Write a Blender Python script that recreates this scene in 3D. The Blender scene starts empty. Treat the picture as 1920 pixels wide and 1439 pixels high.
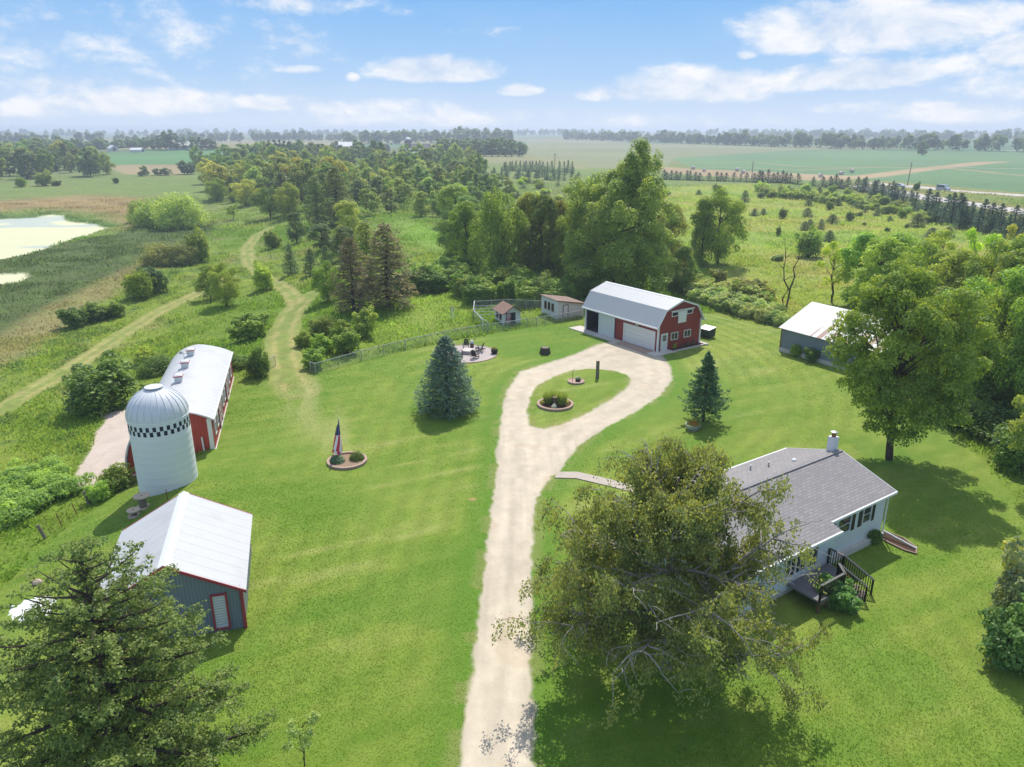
# Aerial view of a farmstead: everything is real geometry, sized in metres, z up, camera 25 m above the yard.
import bpy, math, random
import numpy as np
from mathutils import Vector, Matrix

scene = bpy.context.scene
COL = scene.collection
F = 1400.0; PITCH = math.radians(18.81); CAMH = 25.0
CP, SP = math.cos(PITCH), math.sin(PITCH)
SUN_EL = math.radians(53.0); SUN_AZ = math.atan2(1.0, 0.17)      # direction towards the sun, from +x

# ------------------------------------------------------------------ survey helpers (photo pixel -> place on the terrain)
def sstep(a, b, x):
    t = np.clip((x - a) / (b - a), 0, 1); return t * t * (3 - 2 * t)
EDGE_Y = np.array([0, 20, 30, 45, 56, 75, 88, 110, 150, 230, 400, 3000.])
EDGE_X = np.array([-21, -22, -23, -24, -24.6, -30.2, -29, -26, -34, -62, -125, -1200.])
def hash2(ix, iy, seed):
    n = (ix.astype(np.int64) * 374761393 + iy.astype(np.int64) * 668265263 + seed * 974711) & 0x7fffffff
    n = ((n ^ (n >> 13)) * 1274126177) & 0x7fffffff
    n = (n ^ (n >> 16)) & 0xffff
    return n / 65535.0
def vnoise(x, y, seed=0):
    ix = np.floor(x); iy = np.floor(y); fx = x - ix; fy = y - iy
    fx = fx * fx * (3 - 2 * fx); fy = fy * fy * (3 - 2 * fy)
    a = hash2(ix, iy, seed); b = hash2(ix + 1, iy, seed); c = hash2(ix, iy + 1, seed); d = hash2(ix + 1, iy + 1, seed)
    return (a * (1 - fx) + b * fx) * (1 - fy) + (c * (1 - fx) + d * fx) * fy
def fbm(x, y, s, seed=0, octv=4):
    v = 0; a = .5; t = 0
    for k in range(octv):
        v = v + a * vnoise(x / s + 17.3 * k, y / s - 9.1 * k, seed + k); t += a; a *= .5; s *= .5
    return v / t
def terrain(x, y):
    x = np.asarray(x, float); y = np.asarray(y, float)
    s = np.maximum(np.interp(y, EDGE_Y, EDGE_X) - x, 0)
    s2 = s * s / (s + 2.0)
    z = -4.0 * (1 - np.exp(-s2 / 10.0)) * (1 - sstep(380, 700, y))
    d = np.hypot((x + 330) / 260.0, (y - 980) / 230.0)
    z = z + 7.0 * (1 - sstep(0.1, 1.0, d))
    rough = sstep(8, 22, s) + sstep(96, 125, y)
    z = z + np.minimum(rough, 1) * (fbm(x, y, 22, 5, 3) - .5) * 1.2 * (1 - sstep(300, 600, y))
    return z
def ray(u, v):
    a = (u - 960) / F; b = (v - 719.5) / F
    return np.array([a, CP - b * SP, -SP - b * CP])
def G(u, v, z=0.0):
    d = ray(u, v); t = (z - CAMH) / d[2]
    return np.array([d[0] * t, d[1] * t, z])
def GT(u, v):
    z = 0.0
    for _ in range(40):
        p = G(u, v, z); z = .5 * z + .5 * float(terrain(p[0], p[1]))
    p[2] = float(terrain(p[0], p[1])); return p
def zcam(p): return p[1] * CP + (CAMH - p[2]) * SP
def W2P(p):
    zc = zcam(p); dn = -p[1] * SP + (CAMH - p[2]) * CP
    return 960 + F * p[0] / zc, 719.5 + F * dn / zc
def height_to(p, v):
    lo, hi = -1., 80.
    for _ in range(40):
        m = (lo + hi) / 2
        if W2P((p[0], p[1], p[2] + m))[1] > v: lo = m
        else: hi = m
    return lo

# ------------------------------------------------------------------ object helpers
def tag(o, label=None, cat=None, group=None, kind=None):
    if label: o['label'] = label
    if cat: o['category'] = cat
    if group: o['group'] = group
    if kind: o['kind'] = kind
    return o
def empty(name, loc, rz=0.0):
    o = bpy.data.objects.new(name, None); COL.objects.link(o)
    o.location = loc; o.rotation_euler = (0, 0, rz); o.empty_display_size = .2
    return o
def link(name, me, parent=None):
    o = bpy.data.objects.new(name, me); COL.objects.link(o)
    if parent: o.parent = parent
    return o
def copy_tree(o, parent=None):
    c = o.copy(); COL.objects.link(c)
    if parent: c.parent = parent
    for ch in list(o.children): copy_tree(ch, c)
    return c

class MB:
    """collects shapes of ONE mesh object"""
    def __init__(s): s.v = []; s.f = []; s.m = []; s.M = Matrix.Identity(4); s.mi = 0
    def add(s, vs, fs):
        b = len(s.v)
        s.v += [tuple(s.M @ Vector(p)) for p in vs]
        s.f += [tuple(b + i for i in f) for f in fs]; s.m += [s.mi] * len(fs); return s
    def box(s, c, d, rz=0.0, rx=0.0, ry=0.0, taper=1.0):
        x, y, z = d[0] / 2, d[1] / 2, d[2] / 2
        R = Matrix.Translation(c) @ Matrix.Rotation(rz, 4, 'Z') @ Matrix.Rotation(ry, 4, 'Y') @ Matrix.Rotation(rx, 4, 'X')
        vs = [R @ Vector((sx * x * (taper if sz > 0 else 1), sy * y * (taper if sz > 0 else 1), sz * z)) for sz in (-1, 1) for sy in (-1, 1) for sx in (-1, 1)]
        return s.add(vs, [(0, 2, 3, 1), (4, 5, 7, 6), (0, 1, 5, 4), (2, 6, 7, 3), (0, 4, 6, 2), (1, 3, 7, 5)])
    def slab(s, a, b, c, d, t):
        """thick sheet: top corners a b c d (counter-clockwise seen from outside), thickness t inwards"""
        a, b, c, d = map(Vector, (a, b, c, d)); n = (b - a).cross(d - a).normalized() * t
        return s.add([a, b, c, d, a - n, b - n, c - n, d - n], [(0, 1, 2, 3), (7, 6, 5, 4), (0, 4, 5, 1), (1, 5, 6, 2), (2, 6, 7, 3), (3, 7, 4, 0)])
    def prism(s, poly, y0, y1):
        """poly in (x,z) extruded along y"""
        n = len(poly); vs = [(p[0], y0, p[1]) for p in poly] + [(p[0], y1, p[1]) for p in poly]
        return s.add(vs, [tuple(range(n)), tuple(range(2 * n - 1, n - 1, -1))] + [(i, i + n, (i + 1) % n + n, (i + 1) % n) for i in range(n)])
    def prismx(s, poly, x0, x1):
        n = len(poly); vs = [(x0, p[0], p[1]) for p in poly] + [(x1, p[0], p[1]) for p in poly]
        return s.add(vs, [tuple(range(n - 1, -1, -1)), tuple(range(n, 2 * n))] + [((i + 1) % n, (i + 1) % n + n, i + n, i) for i in range(n)])
    def flat(s, poly, z0, z1):
        n = len(poly); vs = [(p[0], p[1], z0) for p in poly] + [(p[0], p[1], z1) for p in poly]
        return s.add(vs, [tuple(range(n - 1, -1, -1)), tuple(range(n, 2 * n))] + [(i, (i + 1) % n, (i + 1) % n + n, i + n) for i in range(n)])
    def tube(s, pts, rads, n=8, caps=True):
        pts = [Vector(p) for p in pts]
        if not hasattr(rads, '__len__'): rads = [rads] * len(pts)
        vs = []; 
        for i, p in enumerate(pts):
            d = (pts[min(i + 1, len(pts) - 1)] - pts[max(i - 1, 0)])
            if d.length < 1e-9: d = Vector((0, 0, 1))
            d.normalize(); u = d.orthogonal() if abs(d.z) > .999 else d.cross(Vector((0, 0, 1)))
            u.normalize(); w = d.cross(u)
            for k in range(n):
                a = 2 * math.pi * k / n; vs.append(p + (u * math.cos(a) + w * math.sin(a)) * rads[i])
        fs = [(i * n + k, i * n + (k + 1) % n, (i + 1) * n + (k + 1) % n, (i + 1) * n + k) for i in range(len(pts) - 1) for k in range(n)]
        if caps: fs += [tuple(range(n - 1, -1, -1)), tuple(range((len(pts) - 1) * n, len(pts) * n))]
        return s.add(vs, fs)
    def lathe(s, prof, c=(0, 0, 0), n=24, a0=0.0):
        """prof: list of (r,z)"""
        vs = []; fs = []
        for r, z in prof:
            for k in range(n):
                a = a0 + 2 * math.pi * k / n; vs.append((c[0] + r * math.cos(a), c[1] + r * math.sin(a), c[2] + z))
        for i in range(len(prof) - 1):
            for k in range(n): fs.append((i * n + k, i * n + (k + 1) % n, (i + 1) * n + (k + 1) % n, (i + 1) * n + k))
        fs += [tuple(range(n - 1, -1, -1)), tuple(range((len(prof) - 1) * n, len(prof) * n))]
        return s.add(vs, fs)
    def cyl(s, c, r, h, n=16, r2=None): return s.lathe([(r, 0), (r if r2 is None else r2, h)], c, n)
    def build(s, name, mats, parent=None, smooth=None):
        me = bpy.data.meshes.new(name); me.from_pydata(s.v, [], s.f)
        for m in (mats if isinstance(mats, (list, tuple)) else [mats]): me.materials.append(m)
        if max(s.m, default=0): me.polygons.foreach_set('material_index', s.m)
        if smooth: 
            me.shade_smooth() if smooth is True else me.set_sharp_from_angle(angle=math.radians(smooth))
        me.update(); return link(name, me, parent)

# ------------------------------------------------------------------ materials
def new_mat(name):
    m = bpy.data.materials.new(name); m.use_nodes = True; nt = m.node_tree; nt.nodes.clear()
    out = nt.nodes.new('ShaderNodeOutputMaterial'); return m, nt, out
def nd(nt, t, **kw):
    n = nt.nodes.new(t)
    for k, v in kw.items():
        if k.startswith('i_'):
            key = k[2:]; n.inputs[int(key) if key.isdigit() else key.replace('_', ' ')].default_value = v
        else: setattr(n, k, v)
    return n
def lk(nt, a, b): nt.links.new(a, b)
def mixrgb(nt, fac, a, b, blend='MIX'):
    n = nt.nodes.new('ShaderNodeMix'); n.data_type = 'RGBA'; n.blend_type = blend
    for sock, val in ((n.inputs[0], fac), (n.inputs[6], a), (n.inputs[7], b)):
        if isinstance(val, bpy.types.NodeSocket): nt.links.new(val, sock)
        elif sock.type == 'RGBA': sock.default_value = tuple(val)[:3] + (1,)
        else: sock.default_value = val
    return n.outputs[2]
def math_(nt, op, a, b=None):
    n = nt.nodes.new('ShaderNodeMath'); n.operation = op
    for i, v in enumerate((a, b)):
        if v is None: continue
        if isinstance(v, bpy.types.NodeSocket): nt.links.new(v, n.inputs[i])
        else: n.inputs[i].default_value = v
    return n.outputs[0]
def ramp(nt, fac, stops):
    n = nt.nodes.new('ShaderNodeValToRGB'); e = n.color_ramp.elements
    while len(e) < len(stops): e.new(.5)
    for i, (p, c) in enumerate(stops): e[i].position = p; e[i].color = tuple(c)[:3] + (1,) if len(c) > 1 else (c[0],) * 3 + (1,)
    nt.links.new(fac, n.inputs[0]); return n.outputs[0]
def noise(nt, vec, scale, detail=3.0, rough=.55, dist=0.0):
    n = nd(nt, 'ShaderNodeTexNoise'); n.inputs['Scale'].default_value = scale; n.inputs['Detail'].default_value = detail
    n.inputs['Roughness'].default_value = rough; n.inputs['Distortion'].default_value = dist
    if vec is not None: nt.links.new(vec, n.inputs['Vector'])
    return n.outputs['Fac']
def mapped(nt, sc, coord='Object'):
    t = nd(nt, 'ShaderNodeTexCoord'); m = nd(nt, 'ShaderNodeMapping'); m.inputs['Scale'].default_value = sc
    lk(nt, t.outputs[coord], m.inputs['Vector']); return m.outputs['Vector']
def bsdf(nt, out, col, rough=.8, spec=.3, metal=0.0, bump=None, bstr=.3, bdist=.02):
    b = nd(nt, 'ShaderNodeBsdfPrincipled'); b.inputs['Roughness'].default_value = rough; b.inputs['Metallic'].default_value = metal
    b.inputs['Specular IOR Level'].default_value = spec
    if isinstance(col, bpy.types.NodeSocket): lk(nt, col, b.inputs['Base Color'])
    else: b.inputs['Base Color'].default_value = tuple(col)[:3] + (1,)
    if isinstance(rough, bpy.types.NodeSocket): lk(nt, rough, b.inputs['Roughness'])
    if bump is not None:
        bn = nd(nt, 'ShaderNodeBump'); bn.inputs['Strength'].default_value = bstr; bn.inputs['Distance'].default_value = bdist
        lk(nt, bump, bn.inputs['Height']); lk(nt, bn.outputs[0], b.inputs['Normal'])
    lk(nt, b.outputs[0], out.inputs['Surface']); return b
def simple(name, col, rough=.75, var=.15, scale=4.0, spec=.3, metal=0.0, stretch=(1, 1, 1), bstr=.15):
    """a painted / natural surface with soft blotches and grain"""
    m, nt, out = new_mat(name); v = mapped(nt, stretch)
    n1 = noise(nt, v, scale, 4); n2 = noise(nt, v, scale * 9, 3)
    f = math_(nt, 'ADD', math_(nt, 'MULTIPLY', n1, .65), math_(nt, 'MULTIPLY', n2, .35))
    c = mixrgb(nt, f, [max(0, x * (1 - var * 1.8)) for x in col], [min(1, x * (1 + var * 1.8)) for x in col])
    bsdf(nt, out, c, rough, spec, metal, n2, bstr, .01); return m
def ribbed(name, col, axis, pitch, rough=.45, var=.08, dirt=None, dscale=.6, bstr=.5, rib=.5, spec=.4, duty=.12, ribtone=.82):
    """sheet metal or boards: narrow raised ribs / grooves every `pitch` metres along the given object axis"""
    m, nt, out = new_mat(name); t = nd(nt, 'ShaderNodeTexCoord'); s = nd(nt, 'ShaderNodeSeparateXYZ'); lk(nt, t.outputs['Object'], s.inputs[0])
    x = math_(nt, 'FRACT', math_(nt, 'DIVIDE', s.outputs['XYZ'.index(axis)], pitch))
    tri = math_(nt, 'ABSOLUTE', math_(nt, 'SUBTRACT', x, .5))
    g = math_(nt, 'LESS_THAN', tri, duty)
    mm = nd(nt, 'ShaderNodeMapRange'); mm.inputs['From Min'].default_value = duty * .6; mm.inputs['From Max'].default_value = duty * 1.4
    lk(nt, tri, mm.inputs['Value'])
    n1 = noise(nt, t.outputs['Object'], dscale, 5); n2 = noise(nt, t.outputs['Object'], 14, 3)
    c = mixrgb(nt, n1, [x_ * (1 - var) for x_ in col], [min(1, x_ * (1 + var)) for x_ in col])
    c = mixrgb(nt, g, c, [x_ * ribtone for x_ in col])
    if dirt: c = mixrgb(nt, ramp(nt, n1, [(.5, (0,)), (.75, (.7,))]), c, dirt)
    h = math_(nt, 'ADD', math_(nt, 'MULTIPLY', mm.outputs[0], rib), math_(nt, 'MULTIPLY', n2, .1))
    bsdf(nt, out, c, rough, spec, 0, h, bstr, .03); return m

MAT = {}
MAT['white_paint'] = simple('white_paint', (.68, .68, .665), .55, .04, 2)
MAT['white_trim'] = simple('white_trim', (.72, .72, .70), .45, .03, 2)
MAT['red_paint'] = ribbed('red_board_siding', (.27, .035, .03), 'X', .3, .6, .14)
MAT['red_paint_y'] = ribbed('red_board_siding_gable', (.27, .035, .03), 'Y', .3, .6, .14)
MAT['red_barn_boards'] = ribbed('red_painted_boards', (.40, .055, .035), 'X', .32, .7, .16)
MAT['red_barn_boards_y'] = ribbed('red_painted_boards_side', (.36, .05, .035), 'Y', .32, .7, .16)
MAT['red_trim'] = simple('red_trim_paint', (.34, .05, .06), .55, .1, 3)
MAT['brown_trim'] = simple('brown_trim', (.16, .07, .045), .7, .15, 3)
MAT['glass'] = simple('window_glass', (.018, .024, .03), .06, .2, .7, .6)
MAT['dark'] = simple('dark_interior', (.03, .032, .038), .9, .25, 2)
MAT['black_paint'] = simple('black_paint', (.012, .012, .014), .4, .2, 3, .4)
MAT['galv'] = simple('galvanised_steel', (.42, .43, .43), .45, .12, 6, .5, .5)
MAT['wood_grey'] = simple('weathered_wood', (.20, .165, .13), .85, .25, 3, .2, 0, (1, 1, .2))
MAT['wood_light'] = simple('bleached_wood', (.50, .40, .29), .85, .18, 3)
MAT['wood_brown'] = simple('old_brown_wood', (.16, .10, .06), .85, .25, 4, .2, 0, (1, 1, .2))
MAT['concrete'] = simple('poured_concrete', (.56, .51, .46), .85, .10, .8, .2)
MAT['paver'] = simple('patio_pavers', (.42, .36, .34), .85, .22, 9, .2)
MAT['stone_red'] = simple('reddish_edging_block', (.43, .30, .235), .9, .22, 5, .2)
MAT['mulch'] = simple('bark_mulch', (.075, .045, .032), .95, .4, 14, .1, 0, (1, 1, 1), .6)
MAT['soil'] = simple('pale_soil', (.27, .19, .13), .95, .3, 9, .1, 0, (1, 1, 1), .5)
MAT['bark'] = simple('tree_bark', (.085, .065, .05), .95, .3, 5, .1, 0, (1, 1, .25), .7)
MAT['rust'] = simple('rusty_steel', (.24, .10, .05), .9, .3, 4)
# ------------------------------------------------------------------ foliage
def foliage_material(name, trans=.48, tint=(1.28, 1.12, .48), rough=.5, gain=3.15):
    m, nt, out = new_mat(name)
    oi = nd(nt, 'ShaderNodeObjectInfo'); at = nd(nt, 'ShaderNodeAttribute', attribute_name='rnd')
    r = at.outputs['Fac']
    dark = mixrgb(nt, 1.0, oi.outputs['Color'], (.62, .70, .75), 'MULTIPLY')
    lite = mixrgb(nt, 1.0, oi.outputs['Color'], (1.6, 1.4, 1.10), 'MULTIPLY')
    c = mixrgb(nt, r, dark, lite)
    hs = nd(nt, 'ShaderNodeHueSaturation'); lk(nt, c, hs.inputs['Color'])
    lk(nt, math_(nt, 'ADD', .49, math_(nt, 'MULTIPLY', oi.outputs['Random'], .02)), hs.inputs['Hue'])
    lk(nt, math_(nt, 'ADD', .88, math_(nt, 'MULTIPLY', oi.outputs['Random'], .24)), hs.inputs['Value'])
    c = mixrgb(nt, 1.0, hs.outputs[0], (gain,) * 3, 'MULTIPLY')     # reflectance and transmittance each get about half of the mix
    p = nd(nt, 'ShaderNodeBsdfPrincipled'); p.inputs['Roughness'].default_value = rough; p.inputs['Specular IOR Level'].default_value = .25
    lk(nt, c, p.inputs['Base Color'])
    t = nd(nt, 'ShaderNodeBsdfTranslucent'); lk(nt, mixrgb(nt, 1.0, c, tint, 'MULTIPLY'), t.inputs['Color'])
    mx = nd(nt, 'ShaderNodeMixShader'); mx.inputs[0].default_value = trans
    lk(nt, p.outputs[0], mx.inputs[1]); lk(nt, t.outputs[0], mx.inputs[2]); lk(nt, mx.outputs[0], out.inputs['Surface'])
    return m
MAT['foliage'] = foliage_material('foliage')
MAT['needles'] = foliage_material('needles', .36, (1.1, 1.1, .7), .55, 3.0)
MAT['petals'] = foliage_material('petals', .3, (1, 1, 1), .6, 2.7)
MAT['birch_bark'] = simple('pale_birch_bark', (.33, .30, .27), .85, .25, 5, .2, 0, (1, 1, .5), .5)

def nrm(a): return a / np.maximum(np.linalg.norm(a, axis=-1, keepdims=True), 1e-9)
def np_mesh(name, V, Fc, mats, rnd=None, k=4):
    V = np.ascontiguousarray(V, np.float32); Fc = np.ascontiguousarray(Fc, np.int32)
    me = bpy.data.meshes.new(name); n = len(Fc)
    me.vertices.add(len(V)); me.vertices.foreach_set('co', V.ravel())
    me.loops.add(n * k); me.loops.foreach_set('vertex_index', Fc.ravel())
    me.polygons.add(n); me.polygons.foreach_set('loop_start', np.arange(0, n * k, k, dtype=np.int32))
    for m in (mats if isinstance(mats, (list, tuple)) else [mats]): me.materials.append(m)
    if rnd is not None:
        a = me.attributes.new('rnd', 'FLOAT', 'POINT'); a.data.foreach_set('value', np.ascontiguousarray(rnd, np.float32))
    me.update(calc_edges=True); return me
def leaf_arrays(C, N, S, rng, aspect=.6, axis=None, fold=.25):
    """one small folded leaf-shaped quad per row: centre C, normal N, half length S"""
    n = len(C); N = nrm(N)
    ax = rng.normal(size=(n, 3)) if axis is None else axis
    U = nrm(ax - N * np.sum(ax * N, 1, keepdims=True)); W = np.cross(N, U)
    S = np.broadcast_to(np.asarray(S, float).reshape(-1, 1), (n, 1)); A = S * aspect * rng.uniform(.75, 1.25, (n, 1))
    V = np.stack([C - U * S, C + W * A + N * A * fold, C + U * S, C - W * A + N * A * fold * rng.uniform(-.5, 1.2, (n, 1))], 1)
    return V.reshape(-1, 3)
def leaves_mesh(name, parts, mat='foliage'):
    """parts: list of (V, r) with r one value per leaf"""
    V = np.concatenate([p[0] for p in parts]); r = np.concatenate([p[1] for p in parts])
    return np_mesh(name, V, np.arange(len(V)).reshape(-1, 4), MAT[mat], np.repeat(np.clip(r, 0, 1), 4))
def lobe_leaves(lobes, total, size, rng, up=.45, low=-.35, shell=(.7, 1.08), fillin=.22):
    L = np.array([l[:5] for l in lobes]); w = L[:, 3] ** 2 * L[:, 4]; w /= w.sum()
    idx = np.repeat(np.arange(len(L)), np.maximum(1, (w * total).astype(int))); n = len(idx)
    d = nrm(rng.normal(size=(n, 3))); fl = (d[:, 2] < low) & (rng.random(n) < .75); d[fl, 2] *= -1
    r = L[idx, 3:4] * np.where(rng.random((n, 1)) < fillin, rng.uniform(.15, 1.0, (n, 1)) ** .6, rng.uniform(shell[0], shell[1], (n, 1))); sc = np.ones((n, 3)); sc[:, 2] = L[idx, 4]
    C = L[idx, :3] + d * r * sc
    N = d * .8 + np.array([0, 0, up * 1.2]) + rng.normal(size=(n, 3)) * .42
    rl = rng.normal(size=len(L)) * .2
    return leaf_arrays(C, N, size * rng.uniform(.7, 1.3, n), rng), .45 + rl[idx] + rng.normal(size=n) * .2
def curve_pts(a, b, rng, n=5, sag=0.0, wob=.06):
    a, b = np.array(a, float), np.array(b, float); L = np.linalg.norm(b - a); P = []
    for i in range(n + 1):
        t = i / n; p = a + (b - a) * t; p = p + rng.normal(size=3) * wob * L * math.sin(math.pi * t)
        p[2] += sag * L * math.sin(math.pi * t); P.append(p)
    return P
def trunk_mesh(name, limbs, mat, sides=6):
    mb = MB()
    for pts, r0, r1 in limbs:
        k = len(pts); mb.tube(pts, [r0 + (r1 - r0) * i / (k - 1) for i in range(k)], sides)
    me = bpy.data.meshes.new(name); me.from_pydata(mb.v, [], mb.f); me.materials.append(MAT[mat]); me.shade_smooth(); return me

def broadleaf(name, seed, h, w, leaves, lsize, nmain=26, base=.08, peak=.42, sub=6, rsub=(.07, .12), rmain=(.27, .40), zst=.85, plume=0, bark='bark', forks=1, gap=0.0, tops=((0, 0, 1, 1),), blunt=3.6):
    rng = np.random.default_rng(seed); main = []; limbs = []
    tz = h * base; R = w / 2
    for i in range(nmain * 6):
        t = rng.uniform(0, .14) if i % 4 == 0 and base < .12 else rng.uniform(0, 1); ex, ey, eh, ew = tops[i % len(tops)]
        tt = (t - peak) / peak if t < peak else (t - peak) / (1 - peak); prof = max(.05, 1 - abs(tt) ** (2.4 if t < peak else blunt)) ** .5; prof = max(prof, .45) if t < peak else prof
        a = i * 2.399 + rng.uniform(-.5, .5); q = rng.uniform(.1, 1) ** .38; rm = rng.uniform(*rmain) * w * .5 * (1.1 - .3 * t)
        rr = max(0, R * ew * 1.06 * prof - rm * .75) * q * rng.uniform(.9, 1.1)
        c = (ex * w + rr * math.cos(a), ey * w + rr * math.sin(a), tz + rm * .7 + t * (h * eh * .95 - tz - rm * 1.6), rm, zst)
        if all((c[0] - m[0]) ** 2 + (c[1] - m[1]) ** 2 + (c[2] - m[2]) ** 2 > (.40 * (rm + m[3])) ** 2 for m in main): main.append(c)
        if len(main) >= nmain: break
    lobes = []
    for c in main:
        lobes.append((c[0], c[1], c[2], c[3] * .9, c[4]))
        out = nrm(np.array([c[0], c[1], (c[2] - h * .45) * .8]) + 1e-6)
        for k in range(sub):
            d = nrm(rng.normal(size=3) * .8 + out * .7 + np.array([0, 0, .35])); rs = rng.uniform(*rsub) * w
            p = np.array(c[:3]) + d * c[3] * rng.uniform(.85, 1.2) * np.array([1, 1, zst])
            if rng.random() < gap: continue
            z = .8 * zst * (1 + plume * max(0, (p[2] / h - .55)) * rng.uniform(.5, 4))
            lobes.append((p[0], p[1], p[2] + (z - zst) * rs * .8, rs, z))
    V, r = lobe_leaves(lobes, leaves, lsize, rng)
    crown = leaves_mesh(name + '_crown', [(V, r)])
    tr = .028 * h if h > 6 else .035 * h * .6
    top = (rng.normal() * .05 * w, rng.normal() * .05 * w, h * .72)
    tp = curve_pts((0, 0, -.4), top, rng, 7, 0, .02); limbs.append((tp, tr, tr * .22))
    for c in main:
        zf = min(h * .65, max(tz * .75, c[2] - .5 * math.hypot(c[0], c[1]) - .05 * h)); s = np.array(tp[min(7, max(1, int(round((zf + .4) / (h * .72 + .4) * 7))))])
        limbs.append((curve_pts(s, c[:3], rng, 4, .06, .05), tr * .27, tr * .06))
        for k in range(2):
            e = np.array(c[:3]) + nrm(rng.normal(size=3) + [0, 0, .3]) * c[3] * .9; limbs.append((curve_pts(c[:3], e, rng, 2), tr * .1, tr * .03))
    return dict(crown=crown, trunk=trunk_mesh(name + '_trunk', limbs, bark), h=h, w=w)

def shrub(name, seed, h, w, leaves, lsize, n=14, zst=.9, up=.45):
    rng = np.random.default_rng(seed); lobes = []; limbs = []
    for i in range(n):
        a = i * 2.399; q = math.sqrt((i + .5) / n); r = rng.uniform(.14, .22) * w; hh = h * (1 - .35 * q * q) * rng.uniform(.6, 1.05)
        c = np.array([q * (w / 2 - r) * math.cos(a) * rng.uniform(.9, 1.1), q * (w / 2 - r) * math.sin(a), max(r * .5, hh - r * zst)])
        lobes.append((*c, r, zst)); lobes.append((c[0], c[1], c[2] * .45, r * .95, zst))
        for k in range(6):
            d = nrm(rng.normal(size=3) + np.array([0, 0, .5])); rs = rng.uniform(.05, .11) * w
            lobes.append((*(c + d * r * rng.uniform(.9, 1.35)), rs, zst))
        limbs.append((curve_pts((0, 0, -.2), c, rng, 3, .05), .018 * h + .01, .006))
    V, r = lobe_leaves(lobes, leaves, lsize, rng, up)
    return dict(crown=leaves_mesh(name + '_foliage', [(V, r)]), trunk=trunk_mesh(name + '_stems', limbs, 'bark', 5), h=h, w=w)

def conifer(name, seed, h, w, clear=.04, step=.32, per=8, nsp=26, lsize=.16, droop=.22, power=.85, ragged=.15, mat='needles', tipup=.12, flat=.3, gaps=0.0, bare=False, topr=.03, clump=0, base=.72, asp=.36):
    rng = np.random.default_rng(seed); parts = []; limbs = [([(0, 0, -.4), (0, 0, h * .5), (rng.normal() * .02 * h, 0, h * .985)], h * .019 + .03, .015)]
    z = h * clear + .15; Cs = []; Ns = []; As = []; Ss = []; Rs = []
    while z < h * .97:
        t = (z - h * clear) / (h * (1 - clear)); prof = max(topr, (1 - t) ** power) * min(1, base + t * 2.2)
        m = max(4, int(per * (.55 + .45 * prof)))
        a0 = rng.uniform(0, 6.28)
        for k in range(m):
            if rng.random() < gaps: continue
            a = a0 + 2 * math.pi * k / m + rng.normal() * .2; L = w / 2 * prof * (1 + rng.normal() * ragged); L = max(.12, L)
            zz = z + rng.uniform(-.5, .5) * step; rb = rng.normal() * .13
            dirh = np.array([math.cos(a), math.sin(a), 0]); side = np.array([-math.sin(a), math.cos(a), 0])
            ns = max(5, int(nsp * (.25 + .75 * prof)))
            s = np.sqrt(rng.uniform(.03, 1, ns)); lat = rng.uniform(-1, 1, ns) * (1.05 - s) * .75 * L + rng.normal(size=ns) * .04
            if clump:
                cs = np.sqrt(rng.uniform(.12, 1, clump)); cl = rng.uniform(-1, 1, clump) * (1.05 - cs) * .8 * L; ci = rng.integers(0, clump, ns)
                s = np.clip(cs[ci] + rng.normal(size=ns) * .22 / (1 + L), .05, 1.08); lat = cl[ci] + rng.normal(size=ns) * .17
            rise = (-droop * s + tipup * s ** 3) * L + (1 - prof) * .35 * s * L
            P = dirh * (s * L)[:, None] + side * lat[:, None]; P[:, 2] = zz + rise - np.abs(lat) * .25 + rng.normal(size=ns) * .03 * (1 + L)
            Cs.append(P); Ns.append(np.tile(dirh * .35 + np.array([0, 0, 1.0]), (ns, 1)) + rng.normal(size=(ns, 3)) * (.35 + flat))
            As.append(dirh + side * np.sign(lat)[:, None] * rng.uniform(.2, 1.2, (ns, 1)) + np.array([0, 0, -.15]))
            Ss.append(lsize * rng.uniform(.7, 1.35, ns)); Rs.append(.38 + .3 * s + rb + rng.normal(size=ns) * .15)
            if L > .8 and (k % 2 == 0 or bare): limbs.append(([(0, 0, zz), tuple(dirh * L * .45 + np.array([0, 0, zz - droop * .45 * L])), tuple(dirh * L * .9 + np.array([0, 0, zz + (-droop * .9 + tipup * .73) * L + (1 - prof) * .3 * L]))], .012 * L + .012, .006))
        z += step * (.55 + .6 * (1 - t))
    n = 14; Cs.append(np.stack([rng.normal(size=n) * .04, rng.normal(size=n) * .04, h * rng.uniform(.93, 1.0, n)], 1)); Ns.append(rng.normal(size=(n, 3)) * [1, 1, .3]); As.append(np.tile([0, 0, 1.], (n, 1)) + rng.normal(size=(n, 3)) * .4); Ss.append(np.full(n, lsize)); Rs.append(np.full(n, .6))
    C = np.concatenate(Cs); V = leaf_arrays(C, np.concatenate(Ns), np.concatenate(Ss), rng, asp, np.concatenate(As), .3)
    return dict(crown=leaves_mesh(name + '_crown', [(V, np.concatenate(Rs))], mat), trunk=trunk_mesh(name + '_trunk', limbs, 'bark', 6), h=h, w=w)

def bare_tree(name, seed, h, w, n=14):
    rng = np.random.default_rng(seed); limbs = []
    for s in (-1, 1):
        tip = np.array([s * w * .28, 0, h]); tp = curve_pts((0, 0, -.3), tip, rng, 8, 0, .02); limbs.append((tp, h * .014 + .04, .02))
        for k in range(n):
            i = rng.integers(2, 8); e = np.array(tp[i]) + np.array([rng.normal() * w * .22, rng.normal() * w * .22, rng.uniform(.02, .14) * h]); limbs.append((curve_pts(tp[i], e, rng, 3, .05), .03, .008))
    return trunk_mesh(name, limbs, 'bark', 5)

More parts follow.
